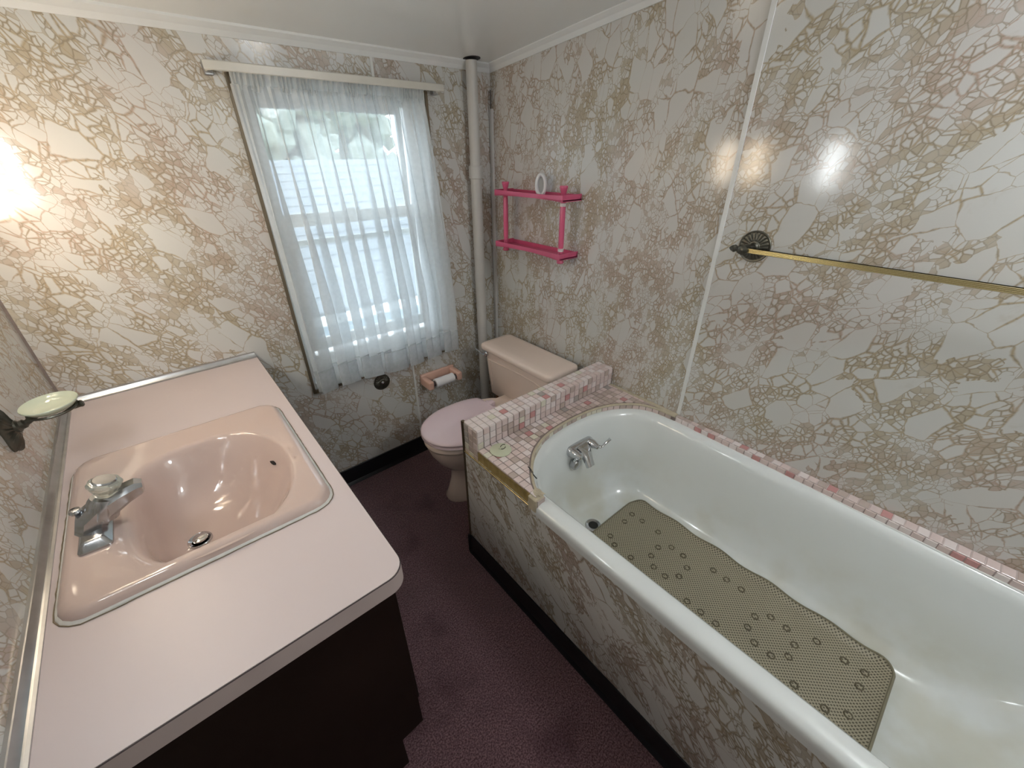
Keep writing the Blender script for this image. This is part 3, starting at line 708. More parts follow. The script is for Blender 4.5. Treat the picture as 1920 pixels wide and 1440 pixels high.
bm = NB(); box(bm, AX - .007, AX + .030, -1.134, -1.098, .534, .584, .003, 1)
for k in range(14):
    s_ = bmesh.ops.create_icosphere(bm, subdivisions=1, radius=random.uniform(.004, .009))
    for v in s_['verts']: v.co = Vector((v.co.x, v.co.y, v.co.z * .6)) + Vector((AX + random.uniform(.004, .035), -1.115 + random.uniform(-.012, .02), .584))
obj('end_block', bm, 'groutbeige', ap, smooth=0)
obj('end_cap_tile', box(NB(), AX + .0, AX + .030, -1.136, -1.132, .530, .580), 't_dirty', ap, smooth=0)
obj('crumbled_gap', tube(NB(), smoothpath([(-.660, -1.005, ZD + .0012), (-.664, -1.025, ZD + .0012), (-.672, -1.04, ZD + .0012), (-.678, -1.066, ZD + .0012)]), [.002] * 6 + [.0035] * 6 + [.002] * 7, 6, .35), 'dark', dk)
# support frame so the board is not free standing
bm = NB(); box(bm, AX + .006, AX + .030, YA0, PY0 - .002, 0, .50); obj('stud_frame', bm, 'brown', ap, smooth=0)

# ---------------------------------------------------------------- bathtub
tb = thing('bathtub', 'white enamel bathtub set behind the marble apron', 'bathtub', (-.37, -1.65, 0))
def tubring(xl, xr, ya, yh, yf, yz, z, n=28, e=2.):
    # head ellipse apex ya (arc centre yh), foot ellipse apex yz (centre yf)
    c = (xl + xr) / 2; a = (xr - xl) / 2; out = []
    for i in range(n + 1):
        th = PI * i / n; out.append(Vector((c - a * math.copysign(abs(math.cos(th)) ** (2 / e), math.cos(th)), yh + (ya - yh) * abs(math.sin(th)) ** (2 / e), z)))
    m = 26
    for i in range(1, m): out.append(Vector((xr, yh + (yf - yh) * i / m, z)))
    for i in range(n + 1):
        th = PI * i / n; out.append(Vector((c + a * math.copysign(abs(math.cos(th)) ** (2 / e), math.cos(th)), yf - (yf - yz) * abs(math.sin(th)) ** (2 / e), z)))
    for i in range(1, m): out.append(Vector((xl, yf + (yh - yf) * i / m, z)))
    return out
prof = [  # xl, xr, ya, yh, yf, yz, z, e
    (-.742, -.006, -.885, -1.15, -2.25, -2.475, .520, 2.25),
    (-.744, -.006, -.885, -1.15, -2.25, -2.475, .540, 2.25),
    (-.743, -.006, -.886, -1.15, -2.25, -2.475, .552, 2.25),
    (-.736, -.010, -.892, -1.145, -2.25, -2.47, .560, 2.25),
    (-.722, -.022, -.905, -1.135, -2.25, -2.46, .5635, 2.25),
    (-.705, -.034, -.916, -1.12, -2.25, -2.45, .5630, 2.35),
    (-.690, -.046, -.926, -1.12, -2.25, -2.44, .558, 2.3),
    (-.678, -.056, -.934, -1.12, -2.25, -2.42, .546, 2.25),
    (-.672, -.062, -.941, -1.12, -2.25, -2.41, .528, 2.25),
    (-.664, -.070, -.950, -1.125, -2.23, -2.39, .480, 2.25),
    (-.652, -.080, -.964, -1.13, -2.20, -2.36, .40, 2.3),
    (-.634, -.096, -.982, -1.14, -2.14, -2.29, .31, 2.4),
    (-.612, -.116, -1.005, -1.15, -2.08, -2.20, .25, 2.5),
    (-.585, -.142, -1.030, -1.16, -2.03, -2.13, .218, 2.6),
    (-.550, -.172, -1.055, -1.17, -1.98, -2.08, .206, 2.6),
    (-.500, -.225, -1.09, -1.20, -1.95, -2.03, .202, 2.6),
    (-.42, -.32, -1.20, -1.28, -1.85, -1.92, .200, 2.4)]
bm = NB(); loft(bm, [tubring(*p[:7], e=p[7]) for p in prof], cap0=False, cap1=True)
shell = obj('tub_shell', bm, 'tub', tb, smooth=60, recalc=False)
shell.data.flip_normals()
DR = (-.396, -1.105)
bm = NB(); lathe(bm, [(.0, -.001), (.017, -.001), (.019, .002), (.027, .004), (.031, .002), (.032, -.002)], (*DR, .2045)); obj('drain_ring', bm, 'chromedull', tb)
bm = NB(); lathe(bm, [(.0, .0022), (.0185, .0022), (.0185, -.001)], (*DR, .2045)); obj('drain_hole', bm, 'dark', tb)
# tub faucet on the head wall
fa = thing('tub_faucet', 'chrome two handle faucet mounted inside the head of the bathtub', 'faucet', (-.338, -.957, .475))
YF = -.951; FZ = .478; FX = -.338
def stad(cx, cz_, hw, r, y, n=10):
    out = []
    for q in range(2):
        for i in range(n + 1):
            th = PI * i / n + (PI * q) - PI / 2; s = 1 if q == 0 else -1
            out.append(Vector((cx + s * hw + r * math.cos(th), y, cz_ + r * math.sin(th))))
    return out
bm = NB(); loft(bm, [stad(FX, FZ, .050, .0215, YF + .012), stad(FX, FZ, .050, .0215, YF - .008), stad(FX, FZ, .049, .020, YF - .014), stad(FX, FZ, .046, .014, YF - .018)]); obj('faucet_plate', bm, 'chrome', fa, smooth=40)
bm = NB()
def srect(cx, cy, cz_, w_, h, ax):
    d = Vector(ax).normalized(); side = Vector((1, 0, 0)); up = side.cross(d).normalized()
    c = Vector((cx, cy, cz_)); return [c + side * sx * w_ + up * sz * h for sx, sz in ((-1, -.7), (-.8, -1), (.8, -1), (1, -.7), (1, .7), (.8, 1), (-.8, 1), (-1, .7))]
loft(bm, [srect(FX, YF - .008, FZ, .030, .020, (0, -1, 0)), srect(FX, YF - .030, FZ - .006, .026, .017, (0, -1, -.4)), srect(FX - .004, YF - .052, FZ - .026, .020, .011, (0, -1, -1.0)), srect(FX - .008, YF - .073, FZ - .054, .017, .009, (0, -1, -1.3))])
obj('spout', bm, 'chrome', fa, smooth=40)
for s, (lx_, ly_, lz_) in ((1, (.050, -.022, .020)), (-1, (-.016, .012, -.026))):
    hx = FX + s * .050; bm = NB()
    lathe(bm, [(.019, 0), (.019, .010), (.017, .022), (.013, .034), (.010, .044), (0, .048)], (hx, YF - .012, FZ), (0, -1, 0), 22)
    tube(bm, smoothpath([(hx, YF - .046, FZ), (hx + lx_ * .35, YF - .052 + ly_ * .3, FZ - .004), (hx + lx_ * .7, YF - .05 + ly_ * .6, FZ + lz_ * .3), (hx + lx_, YF - .05 + ly_, FZ + lz_ + .006)]), [.008] * 6 + [.0055] * 6 + [.006] * 6 + [.0075], 12, .75)
    obj('lever_handle', bm, 'chrome', fa, smooth=50)
bm = NB(); lathe(bm, [(.022, 0), (.022, .018), (.018, .022), (0, .023)], (FX - .040, YF - .012, FZ - .058), (0, -1, 0), 24); obj('overflow_cover', bm, 'chromedull', tb)

# bath mat
mt_ = thing('bath_mat', 'taupe perforated vinyl mat with suction rings lying in the bathtub', 'bath mat', (-.318, -1.56, .21))
def mz(x, y):
    z = .2085
    if y < -1.93: z += .0 + .9 * (-1.93 - y) ** 2 * 6
    if x > -.17: z += (x + .17) * .62
    z += .0010 * (1 + math.sin(y * 29)) * max(0, (x + .25) * 8)
    return z
MX0, MX1, MY0, MY1 = -.490, -.150, -1.995, -1.128
def inmat(u, v, r=.05):   # map unit square to rounded rect
    x = MX0 + (MX1 - MX0) * u; y = MY0 + (MY1 - MY0) * v
    cx = min(max(x, MX0 + r), MX1 - r); cy = min(max(y, MY0 + r), MY1 - r)
    dx, dy = x - cx, y - cy
    if dx and dy:
        m_ = max(abs(dx), abs(dy)); l = math.hypot(dx, dy); x = cx + dx * m_ / l; y = cy + dy * m_ / l
    x += .003 * math.sin(y * 37) * (1 if u > .9 else 0)
    return x, y
bm = NB(); nu, nv = 34, 87
G = [[None] * (nv + 1) for _ in range(nu + 1)]
for i in range(nu + 1):
    for j in range(nv + 1):
        x, y = inmat(i / nu, j / nv); G[i][j] = bm.verts.new((x, y, mz(x, y)))
for i in range(nu):
    for j in range(nv): bm.faces.new((G[i][j], G[i + 1][j], G[i + 1][j + 1], G[i][j + 1]))
obj('mat_sheet', bm, 'mat', mt_, smooth=50)
edge = [inmat(i / 30, 0) for i in range(30)] + [inmat(1, i / 60) for i in range(60)] + [inmat(1 - i / 30, 1) for i in range(30)] + [inmat(0, 1 - i / 60) for i in range(61)]
obj('mat_edge', tube(NB(), [(x, y, mz(x, y) + .0005) for x, y in edge], .0034, 6, .7), 'matedge', mt_)
RG = [(-.235, -1.172), (-.289, -1.176), (-.234, -1.219), (-.234, -1.291), (-.389, -1.183), (-.296, -1.331), (-.259, -1.363), (-.348, -1.335), (-.259, -1.41), (-.381, -1.367), (-.295, -1.445), (-.383, -1.413), (-.347, -1.445), (-.234, -1.51), (-.235, -1.557), (-.233, -1.606), (-.294, -1.675), (-.258, -1.708), (-.346, -1.675), (-.258, -1.754), (-.378, -1.708), (-.232, -1.827), (-.294, -1.788), (-.378, -1.755), (-.343, -1.789), (-.232, -1.897), (-.228, -1.944), (-.28, -1.944), (-.381, -1.944), (-.41, -1.219), (-.41, -1.291), (-.41, -1.51), (-.41, -1.557), (-.41, -1.606), (-.41, -1.827), (-.41, -1.90)]
rm = None
for x, y in RG:
    if rm is None:
        bm = NB(); rings = []
        for i in range(20):
            a_ = 2 * PI * i / 20; c_ = Vector((math.cos(a_), math.sin(a_), 0)); rings.append([c_ * (.0090 + .0022 * math.cos(b_)) + Vector((0, 0, .0022 * math.sin(b_))) for b_ in [2 * PI * k / 6 for k in range(6)]])
        loft(bm, rings + [rings[0]], False, False); bmesh.ops.remove_doubles(bm, verts=bm.verts, dist=1e-6); bmesh.ops.recalc_face_normals(bm, faces=bm.faces)
        rm = bpy.data.meshes.new('suction_ring'); bm.to_mesh(rm); bm.free(); rm.materials.append(M['matring']); rm.shade_smooth()
    o = bpy.data.objects.new('suction_ring', rm); link(o); o.parent = mt_; o.location = Vector((x, y, mz(x, y) + .0006)) - wloc(mt_)
# stopper on deck
st = thing('drain_stopper', 'round pale green rubber drain stopper lying on the tiled deck', 'drain stopper', (-.676, -.882, ZD + .002))
lathe_b = NB(); lathe(lathe_b, [(.034, 0), (.0372, .0008), (.0378, .0030), (.034, .0048), (.012, .0062), (.007, .0085), (.006, .012), (0, .013)], (-.676, -.882, ZD + .0018), n=40); obj('rubber_disc', lathe_b, 'stopper', st)
obj('wire_ring', tube(NB(), [(-.669 + .009 * math.cos(a_), -.886 + .009 * math.sin(a_), ZD + .0165 + .004 * math.cos(a_)) for a_ in [2 * PI * i / 20 for i in range(18)]], .0013, 6), 'bronze', st)

# ---------------------------------------------------------------- pink wall shelf
SHC = 'shelfpink'
sh = thing('wall_shelf', 'hot pink two tier plastic wall shelf on the right wall', 'shelf', (0, -.37, 1.11))
def tray(z, name):
    bm = NB(); y0, y1 = -.580, -.158
    n = 20; fr_ = []
    for i in range(n + 1):
        u = i / n; y = y0 + (y1 - y0) * u; x = -.112 + .022 * math.sin(PI * u) ** 1.5; fr_.append((x, y))
    poly = [(-.001, y0)] + fr_ + [(-.001, y1)]
    quadbox(bm, poly[::-1], z - .014, z - .010)
    # rim
    def rim(p, q, zz0, zz1, zz2, zz3):
        d = Vector((q[0] - p[0], q[1] - p[1], 0)).normalized(); nn = Vector((-d.y, d.x, 0)) * .0035
        a_ = [Vector((*p, zz0)), Vector((*p, zz1)), Vector((*p, zz1)) + nn, Vector((*p, zz0)) + nn]
        b_ = [Vector((*q, zz2)), Vector((*q, zz3)), Vector((*q, zz3)) + nn, Vector((*q, zz2)) + nn]
        loft(bm, [a_, b_])
    def hz(u): return .0125 - .0055 * math.sin(PI * u)
    for i in range(n):
        u0, u1 = i / n, (i + 1) / n
        rim(fr_[i + 1], fr_[i], z - .004 - hz(u1), z - .004 + hz(u1), z - .004 - hz(u0), z - .004 + hz(u0))
    rim(fr_[0], (-.001, y0), z - .0165, z + .0085, z - .0165, z + .0085)
    rim((-.001, y1), fr_[-1], z - .0165, z + .0085, z - .0165, z + .0085)
    rim((-.004, y0), (-.004, y1), z - .012, z + .006, z - .012, z + .006)
    return obj(name, bm, SHC, sh, smooth=25)
tray(1.335, 'tray'); tray(1.113, 'tray')
for y in (-.553, -.195):
    px_ = -.078
    obj('post', lathe(NB(), [(.0095, 1.10), (.0095, 1.118), (.0115, 1.121), (.0095, 1.125), (.0115, 1.129), (.0095, 1.134), (.0110, 1.145), (.0115, 1.22), (.0110, 1.305), (.0095, 1.312), (.0115, 1.317), (.0095, 1.321), (.0115, 1.325), (.0095, 1.329)], (px_, y, 0), n=24), SHC, sh, smooth=30)
    obj('finial', lathe(NB(), [(.009, 1.328), (.009, 1.345), (.011, 1.350), (.0155, 1.366), (.0165, 1.371), (.015, 1.375), (0, 1.375)], (px_, y, 0), n=24), SHC, sh)
    obj('finial', lathe(NB(), [(0, 1.078), (.013, 1.078), (.0155, 1.082), (.012, 1.092), (.009, 1.100), (.009, 1.112)], (px_, y, 0), n=24), SHC, sh)
    if y < -.4:
        obj('silver_bands', lathe(NB(), [(.0110, 1.126), (.0128, 1.129), (.0112, 1.132), (.0128, 1.136), (.0110, 1.139)], (px_, y, 0), n=24), 'silver', sh)
        obj('silver_bands', lathe(NB(), [(.0110, 1.300), (.0128, 1.303), (.0112, 1.306), (.0128, 1.310), (.0110, 1.313)], (px_, y, 0), n=24), 'silver', sh)
# oval white air freshener ring standing on top tray
af = thing('air_freshener', 'white oval ring shaped air freshener standing on the pink shelf', 'air freshener', (-.055, -.405, 1.326))
def ovring(a_, b_, rad, c, rx_=0.9, yaw=.55):
    bm = NB(); rings = []; n = 40
    for i in range(n):
        th = 2 * PI * i / n; ce = Vector((a_ * math.cos(th), 0, b_ * math.sin(th))); nrm = Vector((math.cos(th) / a_, 0, math.sin(th) / b_)).normalized()
        rr = rad * (1.15 + .25 * math.sin(th))
        rings.append([ce + nrm * math.cos(k) * rad + Vector((0, 1, 0)) * math.sin(k) * rr * 1.25 for k in [2 * PI * q / 12 for q in range(12)]])
    loft(bm, rings + [rings[0]], False, False); bmesh.ops.remove_doubles(bm, verts=bm.verts, dist=1e-6)
    bmesh.ops.rotate(bm, cent=(0, 0, 0), matrix=Matrix.Rotation(yaw, 3, 'Z'), verts=bm.verts)
    bmesh.ops.translate(bm, verts=bm.verts, vec=c); return bm
AFC = (-.060, -.405, 1.3700)
obj('ring_body', ovring(.0185, .0385, .0075, AFC, yaw=2.2), 'freshener', af, smooth=60)
bm = NB(); lathe(bm, [(.0, -.004), (.019, -.004), (.019, .004), (0, .004)], (0, 0, 0), (0, 1, 0), 28, .8, 1.9)
bmesh.ops.rotate(bm, cent=(0, 0, 0), matrix=Matrix.Rotation(2.05, 3, 'Z'), verts=bm.verts); bmesh.ops.translate(bm, verts=bm.verts, vec=(AFC[0] + .0045, AFC[1] - .002, AFC[2]))
obj('scent_pad', bm, plain('grey_gel_pad', (.36, .37, .37), .5), af)

# ---------------------------------------------------------------- vanity
CX1, CY0 = -1.199, -1.252; HC = .80
va = thing('vanity_cabinet', 'dark brown wooden vanity cabinet under the pink counter', 'cabinet', (-1.48, -.65, 0))
VX1 = -1.222; VY = -1.212; VX0 = -1.712
bm = NB(); extr(bm, [(VX0, VY, .0), (VX1 - .062, VY, .0), (VX1 - .062, VY, .138), (VX1, VY, .148), (VX1, VY, .758), (VX0, VY, .758)], (0, .016, 0)); obj('side_panel', bm, 'woodcab', va, smooth=0)
bm = NB(); extr(bm, [(VX0, -.035, .0), (VX1 - .062, -.035, .0), (VX1 - .062, -.035, .138), (VX1, -.035, .148), (VX1, -.035, .758), (VX0, -.035, .758)], (0, .014, 0)); obj('side_panel', bm, 'woodcab', va, smooth=0)
bm = NB(); box(bm, VX1 - .082, VX1 - .064, VY + .016, -.036, 0, .14); obj('toe_kick', bm, 'woodcab', va, smooth=0)
bm = NB()
for y0, y1, z0, z1 in ((VY + .016, -.035, .14, .18), (VY + .016, -.035, .715, .757), (VY + .016, VY + .06, .18, .715), (-.08, -.035, .18, .715), (-.645, -.605, .18, .715)): box(bm, VX1 - .02, VX1, y0, y1, z0, z1)
obj('face_frame', bm, 'woodcab', va, smooth=0)
for y0, y1, kn in ((VY + .045, -.630, -.66), (-.620, -.065, -.59)):
    d = obj('door', box(NB(), VX1, VX1 + .018, y0, y1, .17, .725, .004), 'woodcab', va)
    obj('raised_panel', box(NB(), VX1 + .016, VX1 + .022, y0 + .06, y1 - .06, .23, .665, .004), 'woodcab', d)
    obj('knob', lathe(NB(), [(.008, 0), (.006, .012), (.014, .018), (.014, .026), (0, .03)], (VX1 + .018, kn, .62), (1, 0, 0), 18), 'brass', d)
# counter with sink cutout
SCX, SCY, SA, SB = -1.467, -.722, .2295, .268
BCX, BCY = -1.437, -.765
def outer_poly():
    r = .038; pts = [(lx(-.02) + .002, by(-1.74, .002)), (CX1, by(CX1, .002))]
    for i in range(9):
        th = -PI / 2 * i / 8; pts.append((CX1 - r + r * math.cos(th), CY0 + r + r * math.sin(th)))
    pts.append((lx(CY0) + .002, CY0 - .004)); return pts
OP = outer_poly()
def ray_hit(c, ang, poly):
    dx, dy = math.cos(ang), math.sin(ang); best = None
    for i in range(len(poly)):
        a_, b_ = poly[i], poly[(i + 1) % len(poly)]; ex, ey = b_[0] - a_[0], b_[1] - a_[1]
        den = dx * ey - dy * ex
        if abs(den) < 1e-12: continue
        t_ = ((a_[0] - c[0]) * ey - (a_[1] - c[1]) * ex) / den; s_ = ((a_[0] - c[0]) * dy - (a_[1] - c[1]) * dx) / den
        if t_ > 0 and -1e-9 <= s_ <= 1 + 1e-9 and (best is None or t_ < best): best = t_
    return (c[0] + dx * best, c[1] + dy * best)
angs = [2 * PI * i / 128 for i in range(128)] + [math.atan2(p[1] - SCY, p[0] - SCX) % (2 * PI) for p in OP]
angs = sorted(set(round(a_, 6) for a_ in angs))
cut = [(p.x, p.y) for p in rrect(SCX, SCY, SA - .014, SB - .014, .035, 8, 0)]
inn = [ray_hit((SCX, SCY), a_, cut) for a_ in angs]; out = [ray_hit((SCX, SCY), a_, OP) for a_ in angs]
bm = NB(); V3 = lambda L_, z: [Vector((x, y, z)) for x, y in L_]
loft(bm, [V3(inn, .762), V3(inn, HC), V3(out, HC), V3(out, HC - .003)], False, False)
loft(bm, [V3(out, .762), V3(inn, .762)], False, False)
ct = obj('countertop', bm, 'laminate', smooth=20); ct.location = (0, 0, 0)
tag(ct, 'pale pink laminate vanity countertop along the left wall', 'countertop')
bm = NB(); EO = OP[1:]
def grow(L_, g_):
    return [(x + (g_ if x > -1.3 else 0), y - (g_ if y < -1.0 else 0)) for x, y in L_]
loft(bm, [[Vector((x, y, .757)) for x, y in grow(EO, .0)], [Vector((x, y, HC - .003)) for x, y in grow(EO, .0)], [Vector((x, y, HC - .003)) for x, y in grow(EO, .0012)], [Vector((x, y, .757)) for x, y in grow(EO, .0012)], [Vector((x, y, .757)) for x, y in grow(EO, .0)]], False, False, closed=False)
obj('edge_band', bm, 'lamedge', ct, smooth=30)
bm = NB(); tube(bm, [(x, y, HC - .0022) for x, y in grow(EO, .0008)], .0011, 5); obj('edge_seam', bm, 'darkline', ct)
# aluminium cove moulding at walls
def amould(p0, p1, inn_):
    prof = [(0, .0), (.020, .0), (.020, .003), (.016, .0045), (.012, .003), (.008, .008), (.005, .015), (.005, .019), (0, .019)]
    bm = NB(); loft(bm, [[Vector((p[0] + inn_[0] * o, p[1] + inn_[1] * o, HC + .0003 + z)) for o, z in prof] for p in (p0, p1)]); return bm
mo = tag(obj('counter_moulding', amould((lx(0), by(-1.74)), (lx(CY0), CY0), (1, 0)), 'alu', smooth=20), 'shiny aluminium moulding strip where the counter meets the left wall', 'moulding')
mo2 = tag(obj('counter_moulding', amould((-1.743, by(-1.743)), (CX1 - .002, by(CX1)), (0, -1)), 'alu', smooth=20), 'shiny aluminium moulding strip where the counter meets the window wall', 'moulding')
# sink
sk = thing('bathroom_sink', 'pink beige oval basin sink set in the counter', 'sink', (SCX, SCY, HC))
N = 128
def rr_ang(a, b, r, z, cx=SCX, cy=SCY):
    poly = [(p.x, p.y) for p in rrect(cx, cy, a, b, r, 12, 0)]
    return [Vector((*ray_hit((BCX, BCY), 2 * PI * i / N, poly), z)) for i in range(N)]
def el(cx, cy, a, b, z, e=2.2, flat=0.):
    out = []
    for i in range(N):
        th = 2 * PI * i / N; c_, s_ = math.cos(th), math.sin(th)
        ee = e + (.9 if c_ < 0 else 0)
        r = 1 / ((abs(c_) / a) ** ee + (abs(s_) / b) ** ee) ** (1 / ee); out.append(Vector((cx + r * c_, cy + r * s_, z)))
    return out
BA, BB = .158, .212
DCX, DCY = -1.512, -.752
rings = [rr_ang(SA, SB, .045, HC + .001), rr_ang(SA, SB, .045, HC + .006), rr_ang(SA - .003, SB - .003, .044, HC + .013), rr_ang(SA - .010, SB - .010, .040, HC + .0185), rr_ang(SA - .018, SB - .018, .035, HC + .019), rr_ang(SA - .030, SB - .030, .03, HC + .0165),
         el(BCX, BCY, BA + .012, BB + .012, HC + .0155), el(BCX, BCY, BA + .004, BB + .004, HC + .0145), el(BCX, BCY, BA - .003, BB - .003, HC + .009), el(BCX, BCY, BA - .009, BB - .009, HC - .002)]
for f, z in ((.05, -.020), (.13, -.045), (.24, -.075), (.38, -.100), (.54, -.118), (.70, -.128), (.86, -.134)):
    rings.append(el(BCX + (DCX - BCX) * f * 1.0, BCY + (DCY - BCY) * f, (BA - .011) * (1 - f) ** .80 + .0, (BB - .011) * (1 - f) ** .80, HC + z, 2.1))
rings.append([Vector((DCX + .022 * math.cos(2 * PI * i / N), DCY + .022 * math.sin(2 * PI * i / N), HC - .137)) for i in range(N)])
bm = NB(); loft(bm, rings, False, True); o = obj('basin', bm, 'pinkchina', sk, smooth=60, recalc=False); o.data.flip_normals() if 0 else None
bm = NB(); loft(bm, [rr_ang(SA + .0055, SB + .0055, .05, HC + .0004), rr_ang(SA + .004, SB + .004, .05, HC + .003), rr_ang(SA - .001, SB - .001, .045, HC + .005)], False, False); obj('caulk_bead', bm, 'caulk', sk)
ring = rr_ang(SA + .0060, SB + .0060, .05, HC + .0008); bm = NB()
tube(bm, [v + Vector((random.uniform(-.0009, .0009), random.uniform(-.0009, .0009), 0)) for v in ring] + [ring[0]], .0011, 5); obj('caulk_grime', bm, 'caulkdirty', sk)
bm = NB(); lathe(bm, [(.013, -.004), (.019, .0), (.0235, .003), (.0255, .001), (.0262, -.003)], (DCX, DCY, HC - .1335), n=36); obj('drain_flange', bm, 'chrome', sk)
bm = NB(); lathe(bm, [(0, -.0015), (.0195, -.0015)], (DCX, DCY, HC - .1335), n=30); obj('drain_hole', bm, 'dark', sk)
bm = NB(); lathe(bm, [(.005, -.012), (.005, -.002), (.014, -.0005), (.0165, .003), (.0155, .006), (.010, .0075), (0, .008)], (DCX + .002, DCY + .001, HC - .1325), n=30); obj('pop_up_stopper', bm, 'chrome', sk)
bm = NB(); lathe(bm, [(0, -.012), (.009, -.012), (.009, .0020), (0, .0021)], (-1.3115, -.715, HC - .026), (-1, -.25, .55), 20, 1.3, .38); obj('overflow_slot', bm, 'dark', sk)

# sink faucet
fc = thing('sink_faucet', 'chrome centerset faucet with a clear acrylic knob on the pink sink', 'faucet', (-1.645, -.765, HC + .016))
ZB = HC + .0165; FXs, FYs = -1.644, -.768
def plate(z, hx0, hx1, hy, r): return rrect(FXs + (hx1 - hx0) / 2, FYs, (hx0 + hx1) / 2, hy, r, 5, z)
bm = NB(); loft(bm, [plate(ZB - .004, .026, .026, .070, .008), plate(ZB + .004, .026, .026, .070, .008), plate(ZB + .015, .019, .018, .060, .007), plate(ZB + .018, .016, .015, .054, .006)])
obj('base_plate', bm, 'chromedull', fc, smooth=30)
def sec(c, ax, w_, h, nrm=(0, 1, 0)):
    d = Vector(ax).normalized(); side = Vector(nrm); up = d.cross(side).normalized(); c = Vector(c)
    return [c + side * s1 * w_ + up * s2 * h for s1, s2 in ((-1, -.55), (-.6, -1), (.6, -1), (1, -.55), (1, .45), (.55, 1), (-.55, 1), (-1, .45))]
bm = NB(); loft(bm, [sec((FXs - .006, FYs, ZB + .008), (.45, 0, 1), .033, .023), sec((FXs + .004, FYs, ZB + .030), (.7, 0, .9), .029, .025), sec((FXs + .030, FYs, ZB + .046), (1, 0, .6), .026, .022), sec((FXs + .062, FYs, ZB + .058), (1, 0, .35), .023, .0175), sec((FXs + .088, FYs, ZB + .064), (1, 0, .15), .020, .015), sec((FXs + .096, FYs, ZB + .062), (1, 0, -.1), .015, .011)])
obj('spout', bm, 'chromedull', fc, smooth=35)
KX = FXs + .052
bm = NB(); lathe(bm, [(.027, .0), (.026, .020), (.024, .034), (.020, .044)], (FXs + .018, FYs - .002, ZB + .028), (.42, 0, 1), 28); obj('neck', bm, 'chromedull', fc)
kc = Vector((FXs + .040, FYs - .002, ZB + .072)); ka = Vector((.30, -.05, 1)).normalized()
bm = NB(); n = 40; a_, b_, d_ = frame(ka); rings = []
for r, h in ((.014, 0), (.0175, .003), (.0195, .010), (.0225, .018), (.0258, .024), (.0262, .028), (.0235, .032), (.019, .034)):
    rings.append([kc + d_ * h + (a_ * math.cos(2 * PI * i / n) + b_ * math.sin(2 * PI * i / n)) * r * (1 + (.05 if (i // 2) % 2 else 0) * (1 if r > .022 else 0)) for i in range(n)])
loft(bm, rings); obj('acrylic_knob', bm, 'acryl', fc, smooth=30)
bm = NB(); lathe(bm, [(.0190, .0335), (.0190, .0352), (.0170, .0370), (0, .0378)], kc, ka, 32); obj('knob_cap', bm, 'chromedull', fc)
bm = NB(); tube(bm, [(FXs - .014, FYs + .006, ZB + .010), (FXs - .012, FYs + .006, ZB + .050)], .003, 8)
lathe(bm, [(.004, .040), (.009, .044), (.0105, .048), (.0085, .053), (0, .054)], (FXs - .013, FYs + .006, ZB + .005), n=18); obj('lift_rod', bm, 'chromedull', fc)

# ---------------------------------------------------------------- soap dish
sd = thing('soap_dish', 'oval milky green soap dish on a dark bronze wall bracket above the counter', 'soap dish', (lx(-.53), -.53, .98))
WXs = lx(-.53)
bm = NB(); nn = 44; rings = []
for r, h in ((1, 0), (1, .15), (.93, .4), (.75, .62), (.5, .75), (.3, .95), (.28, 1.0), (0, 1.0)):
    ring = []
    for i in range(nn):
        th = 2 * PI * i / nn; lob = 1 + .10 * math.cos(5 * th) * (r > .4); fl = .16 * abs(math.sin(11 * th)) if .3 < r < .97 else 0
        ring.append(Vector((WXs + (h - fl) * .020, -.53 + (.036) * lob * max(r, 1e-4) * math.cos(th), .974 + .052 * lob * max(r, 1e-4) * math.sin(th))))
    rings.append(ring)
loft(bm, rings); obj('wall_plate', bm, 'bronze', sd)
DX, DY, DZ = -1.655, -.530, 1.006
bm = NB(); tube(bm, smoothpath([(WXs + .015, -.53, .978), (WXs + .035, -.53, .982), (-1.68, -.53, DZ - .013), (-1.645, -.53, DZ - .014), (-1.622, -.53, DZ - .014), (-1.606, -.530, DZ - .012)]), [.014] * 3 + [.010] * 3 + [.0065] * 14 + [.007] * 8 + [.008, .008, .006], 12); obj('arm', bm, 'bronze', sd)
obj('support_ring', tube(NB(), [(DX + .040 * math.cos(t_), DY + .044 * math.sin(t_), DZ - .009) for t_ in [2 * PI * i / 36 for i in range(37)]], .0028, 6), 'bronze', sd)
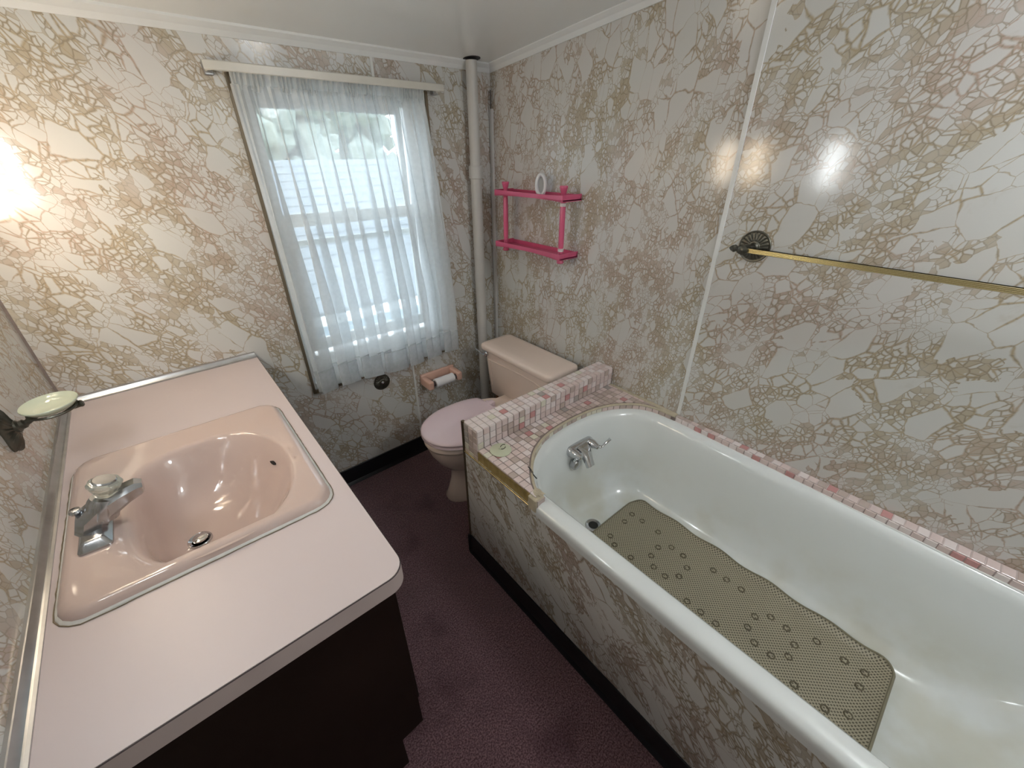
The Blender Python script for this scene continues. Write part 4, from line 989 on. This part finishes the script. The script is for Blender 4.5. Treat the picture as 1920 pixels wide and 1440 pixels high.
bm = NB(); lathe(bm, [(0, -.006), (.035, -.005), (.050, -.001), (.062, .006), (.065, .0085), (.066, .0075), (.066, .006), (.056, -.003), (.040, -.010), (0, -.011)], (DX, DY, DZ), (0, 0, 1), 44, .80, .72); obj('glass_dish', bm, 'greenglass', sd, smooth=60)

# ---------------------------------------------------------------- vanity light and mirror on left wall (out of frame), added fill globe
vl = thing('vanity_light', 'four light chrome bar fixture on the left wall over the mirror', 'light fixture', (lx(-.62), -.62, 1.44))
obj('backplate', box(NB(), lx(-.62), lx(-.62) + .025, -1.06, -.20, 1.53, 1.59, .004), 'chrome', vl)
for y, mm in ((-.325, 'bulbw'), (-.515, 'bulbw'), (-.725, 'deadglass'), (-.935, 'bulbc')):
    obj('socket', lathe(NB(), [(.022, 0), (.022, .03), (.016, .034)], (lx(y) + .052, y, 1.535), n=20), 'chrome', vl)
    obj('arm', box(NB(), lx(y) + .02, lx(y) + .055, y - .010, y + .010, 1.545, 1.565, .003), 'chrome', vl)
    obj('glass_shade', lathe(NB(), [(.010, 1.545), (.017, 1.535), (.018, 1.50), (.018, 1.34), (.014, 1.32), (.006, 1.312), (0, 1.311)], (lx(y) + .052, y, 0), n=28), mm, vl)
mr = thing('wall_mirror', 'frameless wall mirror on the left wall over the sink', 'mirror', (lx(-.62), -.62, 1.16))
obj('mirror_glass', box(NB(), lx(-.62) + .001, lx(-.62) + .007, -1.10, -.66, 1.03, 1.28, .002, 1), plain('mirror_silver', (.8, .8, .8), .03, metal=1, var=.01), mr)
LX_, LY_ = -.30, -2.30; LZ_ = cz(LY_)
cl = thing('added_fill_globe', 'round frosted globe added near the door as unseen fill light', 'light fixture', (LX_, LY_, LZ_))
obj('canopy', lathe(NB(), [(.06, .004), (.06, -.012), (.05, -.022), (.012, -.026), (.012, -.09), (.040, -.095), (.040, -.115)], (LX_, LY_, LZ_), (0, 0, 1), 32), 'white', cl)
obj('globe', lathe(NB(), [(.038, -.115)] + [(.10 * math.sin(a_), -.205 + .10 * math.cos(a_)) for a_ in [.42 + k * .27 for k in range(10)]] + [(0, -.305)], (LX_, LY_, LZ_), (0, 0, 1), 40), 'fillglass', cl)  # added glowing globe behind the camera, fills the room with soft light
